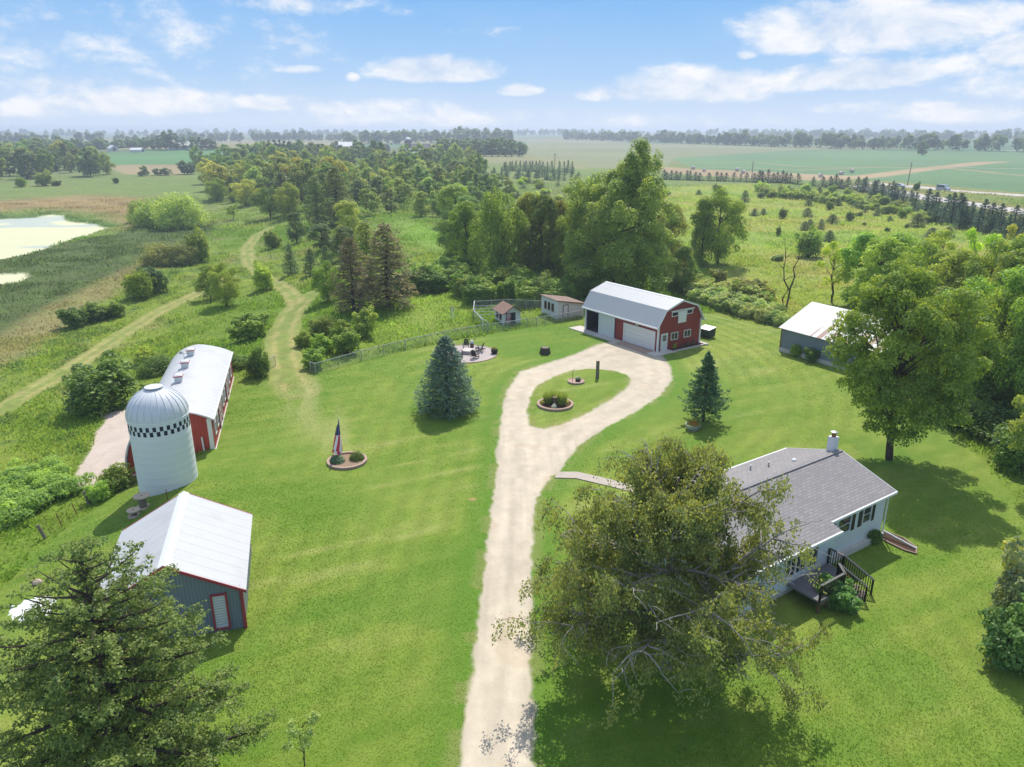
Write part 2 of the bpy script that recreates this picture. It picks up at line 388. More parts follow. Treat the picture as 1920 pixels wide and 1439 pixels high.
def weeping_birch(seed=5, h=11.4, w=13.5):
    rng = np.random.default_rng(seed); limbs = []; C = []; N = []; A = []; S = []; R = []
    tp = [(0, 0, -.4), (.05, .05, 1.2), (-.05, .1, 2.6), (.0, .2, 4.2), (.1, .3, 6.2), (-.1, .3, 8.4), (.05, .2, 10.2)]
    limbs.append((tp, .34, .05)); ends = []
    def limb(p0, az, el, L, r0, depth):
        d = np.array([math.cos(az) * math.cos(el), math.sin(az) * math.cos(el), math.sin(el)]); P = [np.array(p0)]; n = 7
        for i in range(n):
            d = nrm(d + rng.normal(size=3) * .13 + np.array([0, 0, -.07 if depth else -.05])); P.append(P[-1] + d * L / n)
        limbs.append((P, r0, max(.012, r0 * .22)))
        for i in range(2 if depth == 0 else 1, n + 1):
            if depth and i % 2 == 0: continue
            if depth < 2:
                for q in range(2 if depth == 0 else 1):
                    s = 1 if (i + q) % 2 else -1
                    limb(P[i], az + s * rng.uniform(.4, 1.2), max(-.1, el * .6 + rng.uniform(-.15, .35)), L * rng.uniform(.32, .5), r0 * .35, depth + 1)
            else: ends.append((P[i], d))
        ends.append((P[-1], d))
    k = 0
    for z0, m, el, L in ((2.6, 6, .42, 6.0), (3.8, 6, .5, 5.8), (5.2, 5, .62, 5.2), (6.8, 5, .75, 4.2), (8.4, 4, .9, 3.0)):
        for j in range(m):
            k += 1; az = k * 2.399 + rng.uniform(-.25, .25); i = int(np.searchsorted([p[2] for p in tp], z0)); f = (z0 - tp[i - 1][2]) / (tp[i][2] - tp[i - 1][2])
            p0 = np.array(tp[i - 1]) * (1 - f) + np.array(tp[i]) * f; limb(p0, az, el + rng.uniform(-.12, .12), L * rng.uniform(.8, 1.12), .12 + .03 * rng.random(), 0)
    keep = [e for e in ends if rng.random() < .78 and vnoise(np.array(e[0][0] * .55 + 40), np.array(e[0][1] * .55 + e[0][2] * .5 + 40), 3) > .31]
    for p, d in keep:
        n = int(rng.uniform(23, 45)); L = rng.uniform(.3, 1.15); sw = rng.normal(size=2) * .15; tone = rng.normal() * .15
        t = rng.uniform(0, 1, n) ** .8
        P = np.stack([p[0] + sw[0] * t + d[0] * .35 * t, p[1] + sw[1] * t + d[1] * .35 * t, p[2] + .12 - L * t], 1) + rng.normal(size=(n, 3)) * .14
        C.append(P); N.append(rng.normal(size=(n, 3)) * [1, 1, .6] + [0, 0, .25]); A.append(np.tile([0, 0, -1.], (n, 1)) + rng.normal(size=(n, 3)) * .45)
        S.append(rng.uniform(.055, .095, n)); R.append(.42 + tone + rng.normal(size=n) * .24)
    V = leaf_arrays(np.concatenate(C), np.concatenate(N), np.concatenate(S), rng, .62, np.concatenate(A))
    return dict(crown=leaves_mesh('weeping_birch_crown', [(V, np.concatenate(R))]), trunk=trunk_mesh('weeping_birch_trunk', limbs, 'birch_bark', 6), h=h, w=w, n=len(V) // 4)

def measure(d):
    me = d['crown']; v = np.empty(len(me.vertices) * 3, np.float32); me.vertices.foreach_get('co', v); v = v.reshape(-1, 3)
    d['h'] = float(np.quantile(v[:, 2], .9985)); d['w'] = 2 * float(np.quantile(np.hypot(v[:, 0], v[:, 1]), .985)); return d
def old_spruce(seed=16, h=12.2, w=10.0):
    rng = np.random.default_rng(seed); lobes = []; limbs = [([(0, 0, -.5), (.1, 0, h * .3), (-.05, .1, h * .65), (0, 0, h * .97)], .27, .04)]
    z = 1.4; k = 0
    while z < h * .985:
        t = z / h; prof = (1 - ((t - .3) / .7) ** 1.6) ** .8 if t > .3 else .75 + .25 * t / .3
        for j in range(6 if t < .8 else 4):
            k += 1
            if rng.random() < .14: continue
            a = k * 2.399 + rng.normal() * .3; L = max(.35, w / 2 * prof * rng.uniform(.68, 1.12)); d = np.array([math.cos(a), math.sin(a), 0]); sd = np.array([-d[1], d[0], 0]); tone = rng.normal() * .08
            pts = [np.array([0, 0, z]) + d * L * s_ + np.array([0, 0, (-.12 * s_ + .16 * s_ ** 2.5 + (1 - prof) * .5 * s_) * L]) for s_ in (0, .3, .6, .85, 1.0)]
            limbs.append((pts, .022 * L + .015, .008))
            for s_ in np.linspace(.32 if t < .75 else .1, 1.0, max(2, int(2.2 * L))):
                p = pts[0] + d * L * s_ + np.array([0, 0, (-.12 * s_ + .16 * s_ ** 2.5 + (1 - prof) * .5 * s_) * L])
                for q in range(3 if s_ > .5 else 2):
                    lat = rng.normal() * .34 * (1.15 - s_ * .5); p2 = p + sd * lat * min(L, 2.5) * .6 + rng.normal(size=3) * [.12, .12, .1]; r_ = rng.uniform(.19, .36) * (.6 + .4 * prof)
                    lobes.append((*p2, r_, .62)); lobes.append((*(p2 + d * r_ * .9 + sd * rng.normal() * .12 + [0, 0, .02]), r_ * .6, .6))
        z += rng.uniform(.34, .48) * (.75 + .4 * (1 - t))
    V, r = lobe_leaves(lobes, 105000, .062, rng, .55, -.2, (.55, 1.15), .3)
    return dict(crown=leaves_mesh('old_spruce_crown', [(V, r)], 'needles'), trunk=trunk_mesh('old_spruce_trunk', limbs, 'bark', 6), h=h, w=w)
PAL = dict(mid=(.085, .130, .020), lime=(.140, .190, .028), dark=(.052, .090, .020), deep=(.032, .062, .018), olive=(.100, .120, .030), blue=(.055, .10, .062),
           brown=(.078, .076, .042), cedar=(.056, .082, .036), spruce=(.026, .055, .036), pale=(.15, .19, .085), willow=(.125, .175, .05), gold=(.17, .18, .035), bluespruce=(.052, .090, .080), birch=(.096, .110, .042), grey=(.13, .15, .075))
PROTO = {}
def plant(proto, name, p, h, w, col, label=None, cat='tree', group=None, rz=None, lean=(0, 0), parts=True, names=('crown', 'trunk')):
    d = PROTO[proto]; root = empty(name, p, random.uniform(0, 6.28) if rz is None else rz) if parts else None
    s = (w / d['w'], w / d['w'], h / d['h'])
    if parts:
        root.scale = s; root.rotation_euler[0] = lean[0]; root.rotation_euler[1] = lean[1]
        c = link(names[0], d['crown'], root); link(names[1], d['trunk'], root)
    else:
        c = root = link(name, d['joined'], None); root.location = p; root.scale = s; root.rotation_euler = (0, 0, random.uniform(0, 6.28))
    k = random.uniform(.9, 1.1); cc = PAL[col] if isinstance(col, str) else col
    c.color = (cc[0] * k * random.uniform(.95, 1.06), cc[1] * k, cc[2] * k * random.uniform(.9, 1.1), 1)
    tag(root, label, cat, group); return root
def joined(d, name):
    """crown and trunk in one mesh, for trees too small in view to show their parts"""
    cr, tr = d['crown'], d['trunk']; me = cr.copy(); me.name = name; nv = len(cr.vertices)
    V = np.empty(nv * 3, np.float32); cr.vertices.foreach_get('co', V); V = V.reshape(-1, 3)
    tv = np.empty(len(tr.vertices) * 3, np.float32); tr.vertices.foreach_get('co', tv); tv = tv.reshape(-1, 3)
    q = np.array([tuple(f.vertices) for f in tr.polygons if len(f.vertices) == 4], np.int32) + nv
    r = np.empty(nv, np.float32); cr.attributes['rnd'].data.foreach_get('value', r)
    nf = len(cr.polygons); Fc = np.concatenate([np.arange(nv, dtype=np.int32).reshape(-1, 4), q])
    me = np_mesh(name, np.concatenate([V, tv]), Fc, [cr.materials[0], tr.materials[0]], np.concatenate([r, np.zeros(len(tv))]))
    mi = np.zeros(len(Fc), np.int32); mi[nf:] = 1; me.polygons.foreach_set('material_index', mi); d['joined'] = me
# ------------------------------------------------------------------ ground: one sheet to the horizon, split into its zones
def P2(px): return np.array([GT(u, v)[:2] for u, v in px])
def sdf(poly, X, Y):
    """signed distance, negative inside"""
    n = len(poly); d = np.full(X.shape, 1e18); inside = np.zeros(X.shape, bool)
    for i in range(n):
        ax, ay = poly[i]; bx, by = poly[(i + 1) % n]; ex, ey = bx - ax, by - ay
        wx, wy = X - ax, Y - ay; t = np.clip((wx * ex + wy * ey) / (ex * ex + ey * ey + 1e-12), 0, 1)
        d = np.minimum(d, (wx - ex * t) ** 2 + (wy - ey * t) ** 2)
        c = (ay <= Y) != (by <= Y)
        if abs(ey) > 1e-12: inside ^= c & (X < ax + ex * (Y - ay) / ey)
    d = np.sqrt(d); return np.where(inside, -d, d)
def lined(line, X, Y):
    d = np.full(X.shape, 1e18)
    for (ax, ay), (bx, by) in zip(line[:-1], line[1:]):
        ex, ey = bx - ax, by - ay; wx, wy = X - ax, Y - ay; t = np.clip((wx * ex + wy * ey) / (ex * ex + ey * ey + 1e-12), 0, 1)
        d = np.minimum(d, (wx - ex * t) ** 2 + (wy - ey * t) ** 2)
    return np.sqrt(d)
Z_LAWN = P2([(-150, 1330), (0, 1120), (60, 1040), (130, 985), (185, 950), (245, 905), (330, 880), (399, 842), (431, 707), (470, 712), (505, 714), (545, 708), (585, 700), (640, 685), (760, 655), (905, 630), (1000, 612), (1080, 600), (1110, 585), (1335, 588), (1400, 606), (1475, 614), (1560, 640), (1700, 700), (1760, 790), (1830, 850), (1920, 960), (1930, 1040), (1880, 1100), (1870, 1180), (1940, 1260), (2300, 1700), (1900, 2600), (0, 2600), (-600, 1900)])
Z_DRIVE = P2([(835, 1700), (858, 1439), (873, 1330), (888, 1240), (904, 1100), (915, 1000), (930, 900), (937, 800), (948, 735), (975, 697), (1030, 680), (1085, 662), (1120, 646), (1145, 640), (1180, 632), (1240, 665), (1257, 688), (1260, 712), (1242, 740), (1200, 768), (1145, 797), (1100, 824), (1072, 850), (1052, 880), (1027, 905), (1005, 940), (1000, 1000), (997, 1100), (998, 1230), (1000, 1439), (1006, 1700)])
Z_ISLE = P2([(992, 798), (988, 770), (993, 745), (1010, 722), (1040, 705), (1070, 695), (1110, 691), (1150, 695), (1176, 703), (1184, 712), (1176, 726), (1150, 746), (1110, 770), (1060, 792), (1020, 805)])
Z_YARD = P2([(203, 772), (246, 766), (330, 800), (300, 890), (243, 893), (230, 905), (205, 912), (138, 911), (158, 865), (183, 812)])
Z_POND = P2([(-260, 425), (-50, 412), (60, 409), (96, 402), (118, 404), (122, 413), (160, 418), (204, 427), (165, 440), (120, 452), (60, 474), (0, 486), (-260, 510)])
Z_POND2 = P2([(-120, 522), (0, 514), (44, 511), (58, 519), (30, 531), (-20, 536), (-120, 545)])
Z_MARSH = P2([(-260, 515), (0, 486), (125, 456), (210, 440), (260, 428), (330, 420), (400, 415), (405, 430), (350, 462), (270, 490), (245, 508), (165, 540), (60, 598), (0, 636), (-200, 720)])
Z_REED = P2([(-60, 398), (40, 404), (98, 398), (150, 408), (235, 424), (180, 430), (100, 410), (40, 414), (-60, 420)])
Z_TAN = P2([(-160, 380), (60, 372), (170, 366), (262, 370), (300, 384), (262, 400), (150, 397), (60, 392), (-160, 410)])
Z_TAN2 = P2([(180, 395), (262, 390), (300, 415), (240, 432), (215, 420)])
Z_SLOPE = P2([(560, 700), (640, 650), (700, 622), (770, 560), (850, 533), (915, 530), (905, 570), (880, 605), (905, 625), (760, 652), (600, 690)])
Z_GLADE = P2([(735, 412), (800, 420), (838, 432), (820, 470), (760, 445)])
Z_PAST = P2([(1245, 352), (1400, 345), (1520, 362), (1700, 392), (1850, 440), (1960, 470), (2100, 560), (1800, 620), (1560, 580), (1400, 590), (1330, 520), (1290, 440), (1235, 395)])
Z_SOY = P2([(1262, 297), (1420, 287), (1600, 281), (1860, 285), (2400, 300), (2400, 420), (1920, 362), (1800, 352), (1700, 345), (1600, 336), (1500, 330), (1300, 316)])
Z_CORN = P2([(985, 263), (1240, 270), (1560, 279), (1400, 288), (1262, 297), (1250, 314), (1100, 316), (980, 292)])
Z_STUB = P2([(1240, 313), (1300, 317), (1500, 326), (1600, 330), (1720, 316), (1830, 304), (1900, 303), (1760, 318), (1640, 334), (1560, 340), (1380, 334), (1240, 324)])
Z_SOYL = P2([(120, 293), (205, 287), (260, 283), (400, 280), (470, 283), (560, 287), (430, 303), (330, 308), (205, 309)])
Z_STUBL = P2([(195, 310), (345, 309), (345, 327), (235, 328)])
Z_CORNL = P2([(412, 266), (520, 266), (660, 266), (660, 279), (412, 279)])
Z_CORNM = P2([(780, 262), (960, 268), (985, 290), (1100, 305), (1100, 318), (1000, 310), (840, 303), (760, 290)])
HWY1 = P2([(1640, 344), (1780, 357), (1920, 367), (2300, 392)]); HWY2 = P2([(1620, 350), (1710, 367), (1820, 383), (1920, 397), (2300, 452)])
HWY3 = P2([(1850, 282), (1920, 283), (2400, 287)])
TRK1 = P2([(560, 735), (543, 706), (532, 665), (530, 625), (545, 590), (570, 560), (600, 543)])
TRK2 = P2([(556, 568), (540, 545), (520, 533), (490, 516), (466, 492), (463, 465), (482, 442), (508, 428)])
TRK3 = P2([(-120, 830), (0, 770), (60, 733), (130, 693), (190, 654), (240, 620), (290, 590), (350, 560), (385, 545), (430, 520)])
TANLN = P2([(-100, 715), (0, 664), (60, 622), (120, 580), (190, 545), (255, 512), (300, 488)])
TRK4 = P2([(1320, 592), (1380, 606), (1430, 620), (1455, 615)])

GEDGE = {}
def ground_zones(X, Y):
    """albedo of every ground point and the id of the zone it belongs to"""
    n = len(X); D = np.hypot(X, Y)
    n30 = fbm(X, Y, 30, 1); n8 = fbm(X, Y, 8, 2); n2 = fbm(X, Y, 2.2, 3); n05 = fbm(X, Y, .6, 4, 2); n90 = fbm(X, Y, 120, 6, 3)
    wob = (n2 - .5) * 1.6 + (n05 - .5) * .5; wobf = (n8 - .5) * 8 + wob
    col = np.empty((n, 3)); zid = np.zeros(n, int)
    def c3(a): return np.array(a, float)
    def lay(w, c, j=0.0, nz=None):
        c = c3(c)[None, :] * (1 + (0 if nz is None else ((nz - .5) * j)[:, None])); w = np.clip(w, 0, 1)[:, None]
        col[:] = col * (1 - w) + c * w
    # rough grass and weeds
    g = np.clip((n30 - .35) * 1.6 + (n8 - .5) * .7, 0, 1)[:, None]
    col[:] = c3((.128, .205, .022)) * (1 - g) + c3((.25, .29, .045)) * g
    lay(sstep(.56, .72, n8 * .6 + n90 * .4) * .7, (.20, .19, .075))
    lay(sstep(.55, .7, n2 * .5 + n30 * .5) * .5, (.045, .10, .03))
    lay(sstep(150, 420, D) * .5, (.17, .215, .08))
    far = sstep(500, 900, D)
    lay(far, (.13, .17, .075), .6, n90); lay(far * sstep(.5, .56, fbm(X * .6, Y, 260, 9, 2)), (.24, .22, .12)); lay(far * sstep(.55, .6, fbm(X * .7, Y, 300, 12, 2)), (.09, .17, .08))
    def zone(poly, c, idn=0, soft=.6, amp=1.0, j=.5, nz=None, w0=1.0):
        lo = poly.min(0) - 30; hi = poly.max(0) + 30
        k = np.where((X > lo[0]) & (X < hi[0]) & (Y > lo[1]) & (Y < hi[1]))[0]
        if False: return None
        d = sdf(poly, X[k], Y[k]) + wob[k] * amp; w = np.zeros(n); w[k] = 1 - sstep(-soft, soft, d)
        lay(w * w0, c, j, n8 if nz is None else nz)
        if idn: zid[w > .5] = idn
        return w
    zone(Z_TAN, (.27, .20, .085), 0, 14, 6, .7); zone(Z_TAN2, (.25, .19, .08), 0, 10, 5, .6)
    zone(Z_MARSH, (.085, .118, .032), 0, 2.5, 2.5, .8, n2); zone(Z_REED, (.10, .16, .04), 0, 3, 3, .6)
    k = zone(Z_MARSH, (.14, .12, .07), 0, 6, 3, .5, n2, .9 * sstep(.58, .72, n8)[0] if False else 0.0)
    dl = lined(TANLN, X, Y) + wob * 2; lay((1 - sstep(1.5, 6, dl)) * .75, (.25, .21, .09), .5, n2)
    zone(Z_SLOPE, (.20, .27, .042), 0, 1.2, 1.2, .5); zone(Z_GLADE, (.18, .28, .045), 0, 4, 2, .4); zone(Z_PAST, (.26, .31, .05), 0, 10, 4, .5, n30)
    w = zone(Z_PAST, (.20, .20, .05), 0, 10, 4, .5, n2, 0.0)
    if w is not None: lay(w * sstep(.48, .62, n8) * .7, (.30, .28, .07)); lay(w * sstep(.54, .66, n30) * .6, (.17, .27, .042)); lay(w * sstep(.62, .74, n2) * .4, (.10, .18, .035))
    for poly, c, i in ((Z_SOY, (.115, .205, .085), 6), (Z_CORN, (.20, .215, .105), 6), (Z_SOYL, (.095, .21, .07), 6), (Z_STUBL, (.30, .24, .13), 0), (Z_CORNL, (.24, .22, .11), 6), (Z_CORNM, (.22, .22, .09), 6), (Z_STUB, (.36, .27, .15), 0)):
        zone(poly, c, i, 3, 1.5, .35, n90)
    for k, off in enumerate((0, 22)):      # paler waterway and headland strips in the crop
        ln = P2([(1265, 306 + off * .35), (1400, 304 + off * .5), (1500, 313 + off * .3), (1640, 314), (1780, 316), (1920, 330)]); lay((1 - sstep(2, 5, lined(ln, X, Y))) * .75 * (D > 300), (.27, .24, .12))
    hw = np.minimum(lined(HWY1, X, Y) - 4.2, lined(HWY2, X, Y) - 5.5)
    lay(1 - sstep(10, 15, hw), (.20, .22, .06), .6, n2); lay((1 - sstep(8, 11, np.minimum(lined(HWY1, X, Y), lined(HWY2, X, Y)))) * .6, (.27, .23, .11))
    hz = 1 - sstep(-.4, .4, hw); lay(hz, (.50, .45, .41), .12, n2); zid[hz > .5] = 5
    h3 = 1 - sstep(3, 6, lined(HWY3, X, Y)); lay(h3, (.5, .47, .44)); zid[h3 > .5] = 5
    # ponds with pale duckweed
    for z in (Z_POND, Z_POND2):
        w = zone(z, (.58, .57, .36), 4, .7, 1.4, .14, n30)
        lay(w * 0 + w * sstep(.60, .68, fbm(X, Y * 2.2, 34, 21, 3)), (.42, .46, .40))
    # mown lawn: fine mottling, drier streaks left by the mower
    st = fbm(X * .22 + Y * .10, Y * 1.4 - X * .7, 1.5, 31, 3); st2 = fbm(X * 1.2 + Y * .2, Y * .2, 2.0, 33, 3)
    gl = np.clip(.5 + (n30 - .5) * 1.5 + (n8 - .5) * 1.0 + (st - .5) * .7 + (n05 - .5) * .35, 0, 1)[:, None]
    lw = 1 - sstep(-.35, .35, sdf(Z_LAWN, X, Y) + wob * .7); near = D < 220; lw = lw * near
    lawn = c3((.116, .202, .020)) * (1 - gl) + c3((.240, .284, .052)) * gl
    dry = sstep(.58, .78, st * .55 + n8 * .45)[:, None] * .38; lawn = lawn * (1 - dry) + c3((.28, .30, .105)) * dry
    sd_ = np.abs(sdf(Z_DRIVE, X, Y)); lawn = lawn * (1 + (.075 * np.sin(sd_ * 3.6 + (n8 - .5) * 3) * sstep(.3, .6, n30 * .5 + n8 * .5))[:, None]); pt = sstep(.56, .70, fbm(X, Y, 5, 71, 3))[:, None] * .35; lawn = lawn * (1 - pt) + c3((.085, .19, .02)) * pt
    lush = (1 - sstep(.2, 2.6, np.abs(sdf(Z_DRIVE, X, Y))))[:, None] * .75; lawn = lawn * (1 - lush) + c3((.098, .205, .020)) * lush
    col[:] = col * (1 - lw[:, None]) + lawn * lw[:, None]; zid[lw > .5] = 1
    # two-rut farm tracks
    for ln, half, a in ((TRK1, 2.2, .75), (TRK2, 1.6, .7), (TRK3, 1.6, .8)):
        d = lined(ln, X, Y) + wob * .5; w = (1 - sstep(half - .6, half + .7, d)); rut = np.exp(-((d - half * .52) / .42) ** 2) + .55 * np.exp(-((d - half * .95) / .3) ** 2)
        lay(w * .75, (.20, .24, .062), .5, n05); lay(np.clip(rut, 0, 1) * w * a * .8 * sstep(.2, .5, n2) + w * .12 * (n2 > .55), (.37, .315, .12), .35, n05); zid[(w > .5) & (zid != 1)] = 3
    fade = np.exp(-((lined(P2([(545, 712), (580, 770), (640, 830)]), X, Y)) / 2.2) ** 2) * sstep(.35, .7, st2); lay(fade * .55, (.33, .33, .13))
    d4 = lined(TRK4, X, Y); lay(np.exp(-((np.abs(d4 - .9)) / .35) ** 2) * .35, (.30, .32, .12))
    # gravel drive
    dd = np.maximum(sdf(Z_DRIVE, X, Y), -sdf(Z_ISLE, X, Y)); GEDGE['d'] = dd; dn = dd + (n05 - .5) * .4 + (n2 - .5) * .3
    w = (1 - sstep(-.16, .16, dn)) * near
    lane = .5 + .5 * np.cos((np.clip(-sdf(Z_DRIVE, X, Y), 0, 3.2)) * 3.9)
    lw_ = sstep(58, 66, Y); stk = fbm(X * 2.2, Y * .22, 1.0, 43, 3) * (1 - lw_) + fbm(X, Y, 1.1, 44, 3) * lw_; gr = (1 + ((stk - .5) * (.30 - .18 * lw_))[:, None]) * c3((.535, .46, .35)) * (1 + ((n2 - .5) * .22 + (n05 - .5) * .22 + (n8 - .5) * .12)[:, None]); gr = gr * (1 - .17 * lane[:, None] * (fbm(X * .3, Y, 2, 41, 2))[:, None])
    gr = gr * (1 - (sstep(.62, .75, n2) * .25)[:, None]) + c3((.42, .30, .19)) * (sstep(.62, .75, n2) * .25)[:, None]
    edge = (1 - sstep(.1, .7, np.abs(dn - .25)))[:, None] * (n2 > .5)[:, None] * .3
    col[:] = col * (1 - edge) + c3((.33, .27, .12)) * edge
    col[:] = col * (1 - w[:, None]) + gr * w[:, None]; zid[w > .5] = 2
    yw = (1 - sstep(-.2, .2, sdf(Z_YARD, X, Y) + (n2 - .5) * 1.2 + (n05 - .5) * .4)) * near; crack = sstep(.90, .97, 1 - np.abs(fbm(X, Y, 2.5, 51, 3) - .5) * 4) * .5
    lay(yw, (.53, .44, .37), .3, n2); lay(yw * crack * .5, (.25, .22, .12)); zid[yw > .5] = 7
    for (u, v, r, c) in ((885, 936, .35, (.42, .26, .12)), (1660, 730, .8, (.3, .2, .1))):
        p = GT(u, v); lay((1 - sstep(r * .4, r, np.hypot(X - p[0], (Y - p[1]) * 1.3) + wob * .15)) * .7, c)
    return col, zid

def ground_material(name, rough, fine, bstr, bdist, amp, spec=.15, aniso=1.0):
    m, nt, out = new_mat(name); at = nd(nt, 'ShaderNodeAttribute', attribute_name='Col'); t = nd(nt, 'ShaderNodeTexCoord')
    mp = nd(nt, 'ShaderNodeMapping'); mp.inputs['Scale'].default_value = (1, aniso, 1); mp.inputs['Rotation'].default_value = (0, 0, .5); lk(nt, t.outputs['Object'], mp.inputs['Vector'])
    v = mp.outputs[0]
    n1 = noise(nt, v, fine, 4, .65); n2 = noise(nt, v, fine * .22, 3, .6)
    f = math_(nt, 'ADD', math_(nt, 'MULTIPLY', n1, .7), math_(nt, 'MULTIPLY', n2, .3))
    mr = nd(nt, 'ShaderNodeMapRange'); mr.inputs['From Min'].default_value = .3; mr.inputs['From Max'].default_value = .7; mr.inputs['To Min'].default_value = 1 - amp; mr.inputs['To Max'].default_value = 1 + amp; lk(nt, f, mr.inputs['Value'])
    c = mixrgb(nt, 1.0, at.outputs['Color'], (1, 1, 1), 'MULTIPLY'); sc = nd(nt, 'ShaderNodeVectorMath', operation='SCALE'); lk(nt, c, sc.inputs[0]); lk(nt, mr.outputs[0], sc.inputs['Scale'])
    bsdf(nt, out, sc.outputs[0], rough, spec, 0, f, bstr, bdist); return m
GM = [ground_material('rough_grass', .95, 3.0, .9, .35, .42), ground_material('mown_grass', .9, 9.0, .55, .06, .22, .15, 1.6), ground_material('limestone_gravel', .95, 16.0, .35, .03, .10),
      ground_material('worn_track', .95, 5.0, .5, .08, .25), ground_material('duckweed_water', .8, .5, .05, .02, .05, .15), ground_material('road_surface', .8, 2.0, .1, .02, .06),
      ground_material('crop_rows', .9, .6, .5, .3, .22), ground_material('old_concrete', .9, 5.0, .25, .02, .10)]
ZN = ['ground', 'lawn', 'driveway', 'dirt_track', 'pond', 'highway', 'crop_field', 'concrete_yard']
def build_ground():
    r = [4.0]
    while r[-1] < 22: r.append(r[-1] * 1.03)
    while r[-1] < 9000: r.append(r[-1] * (1 + (.0034 if r[-1] < 160 else .006 if r[-1] < 600 else .012)))
    r = np.array(r); fine = np.linspace(-math.radians(43), math.radians(43), 760)
    th = np.concatenate([np.linspace(-math.pi * .5, fine[0], 40)[:-1], fine, np.linspace(fine[-1], math.pi * .5, 40)[1:]])
    R, T = np.meshgrid(r, th, indexing='ij'); X = (R * np.sin(T)).ravel(); Y = (R * np.cos(T)).ravel()
    Z = terrain(X, Y); col, zid = ground_zones(X, Y)
    Z = Z + np.where(zid == 1, (fbm(X, Y, 14, 77, 2) - .5) * .10, 0) - np.where(zid == 2, .03, 0) - np.where(zid == 4, .25, 0)
    nr, nt_ = R.shape; i = np.arange(nr * nt_).reshape(nr, nt_)
    Q = np.stack([i[:-1, :-1], i[:-1, 1:], i[1:, 1:], i[1:, :-1]], -1).reshape(-1, 4)[:, ::-1]
    qz = np.max(zid[Q], 1); qz = np.where((zid[Q] == qz[:, None]).sum(1) >= 2, qz, zid[Q[:, 0]])
    V = np.stack([X, Y, Z], 1)
    for k in range(8):
        q = Q[qz == k]
        if not len(q): continue
        u, inv = np.unique(q, return_inverse=True); inv = inv.reshape(-1, 4)
        me = np_mesh(ZN[k], V[u], inv, GM[k]); a = me.attributes.new('Col', 'FLOAT_COLOR', 'POINT')
        a.data.foreach_set('color', np.concatenate([col[u], np.ones((len(u), 1))], 1).astype(np.float32).ravel()); me.shade_smooth()
        o = link(ZN[k], me); tag(o, kind='structure')
build_ground()
def grass_material():
    m, nt, out = new_mat('grass_blades'); at = nd(nt, 'ShaderNodeAttribute', attribute_name='Col')
    p = nd(nt, 'ShaderNodeBsdfPrincipled'); p.inputs['Roughness'].default_value = .6; p.inputs['Specular IOR Level'].default_value = .2; lk(nt, at.outputs['Color'], p.inputs['Base Color'])
    t = nd(nt, 'ShaderNodeBsdfTranslucent'); lk(nt, at.outputs['Color'], t.inputs['Color']); mx = nd(nt, 'ShaderNodeMixShader'); mx.inputs[0].default_value = .5
    lk(nt, p.outputs[0], mx.inputs[1]); lk(nt, t.outputs[0], mx.inputs[2]); lk(nt, mx.outputs[0], out.inputs['Surface']); return m
MAT['blades'] = grass_material()
def build_grass(name, label, n, seed, r0, r1, keep, hgt, wid, gain, tmax=.74, clump=0.0):
    g = np.random.default_rng(seed); R = np.exp(g.uniform(math.log(r0), math.log(r1), n)); Th = g.uniform(-tmax, tmax, n); X = R * np.sin(Th); Y = R * np.cos(Th)
    col, zid = ground_zones(X, Y); k = np.isin(zid, keep)
    if clump: k &= g.random(n) < np.clip((fbm(X, Y, 6, 61, 3) - .5) * 5 + .5, .12, 1)
    X, Y, R, col, zid = X[k], Y[k], R[k], col[k], zid[k]; n = len(X); Z = terrain(X, Y)
    s = np.clip((R / 45.0) ** .5, .6, 2.4); h = hgt * g.uniform(.5, 1.2, n) * (s if hgt > .15 else s ** .5); w_ = wid * g.uniform(.6, 1.4, n) * s; a = g.uniform(0, 6.28, n)
    if clump: h *= .6 + .9 * np.clip(fbm(X, Y, 9, 62, 3) * 2 - .5, 0, 1.2)
    lean = g.normal(size=(n, 2)) * .35 * h[:, None]; dx, dy = np.cos(a) * w_ / 2, np.sin(a) * w_ / 2
    V = np.empty((n, 4, 3)); V[:, 0] = np.stack([X - dx, Y - dy, Z - .02], 1); V[:, 1] = np.stack([X + dx, Y + dy, Z - .02], 1)
    V[:, 2] = np.stack([X + dx * .5 + lean[:, 0], Y + dy * .5 + lean[:, 1], Z + h], 1); V[:, 3] = np.stack([X - dx * .7 + lean[:, 0] * .8, Y - dy * .7 + lean[:, 1] * .8, Z + h * .75], 1)
    c = col * gain * g.uniform(.82, 1.18, (n, 1)) * (1 + g.normal(size=(n, 3)) * .06); c = np.clip(c, 0, .85)
    me = np_mesh(name, V.reshape(-1, 3), np.arange(n * 4).reshape(-1, 4), MAT['blades']); at_ = me.attributes.new('Col', 'FLOAT_COLOR', 'POINT')
    at_.data.foreach_set('color', np.repeat(np.concatenate([c, np.ones((n, 1))], 1), 4, 0).astype(np.float32).ravel()); tag(link(name, me), label, None, None, 'stuff')
build_grass('grass', 'short mown grass of the lawn', 420000, 1, 20, 105, [1], .030, .06, 1.75)
build_grass('tall_grass', 'rough tall grass and weeds of the meadows', 650000, 2, 30, 380, [0], .21, .12, 1.95, .72, 1.0)

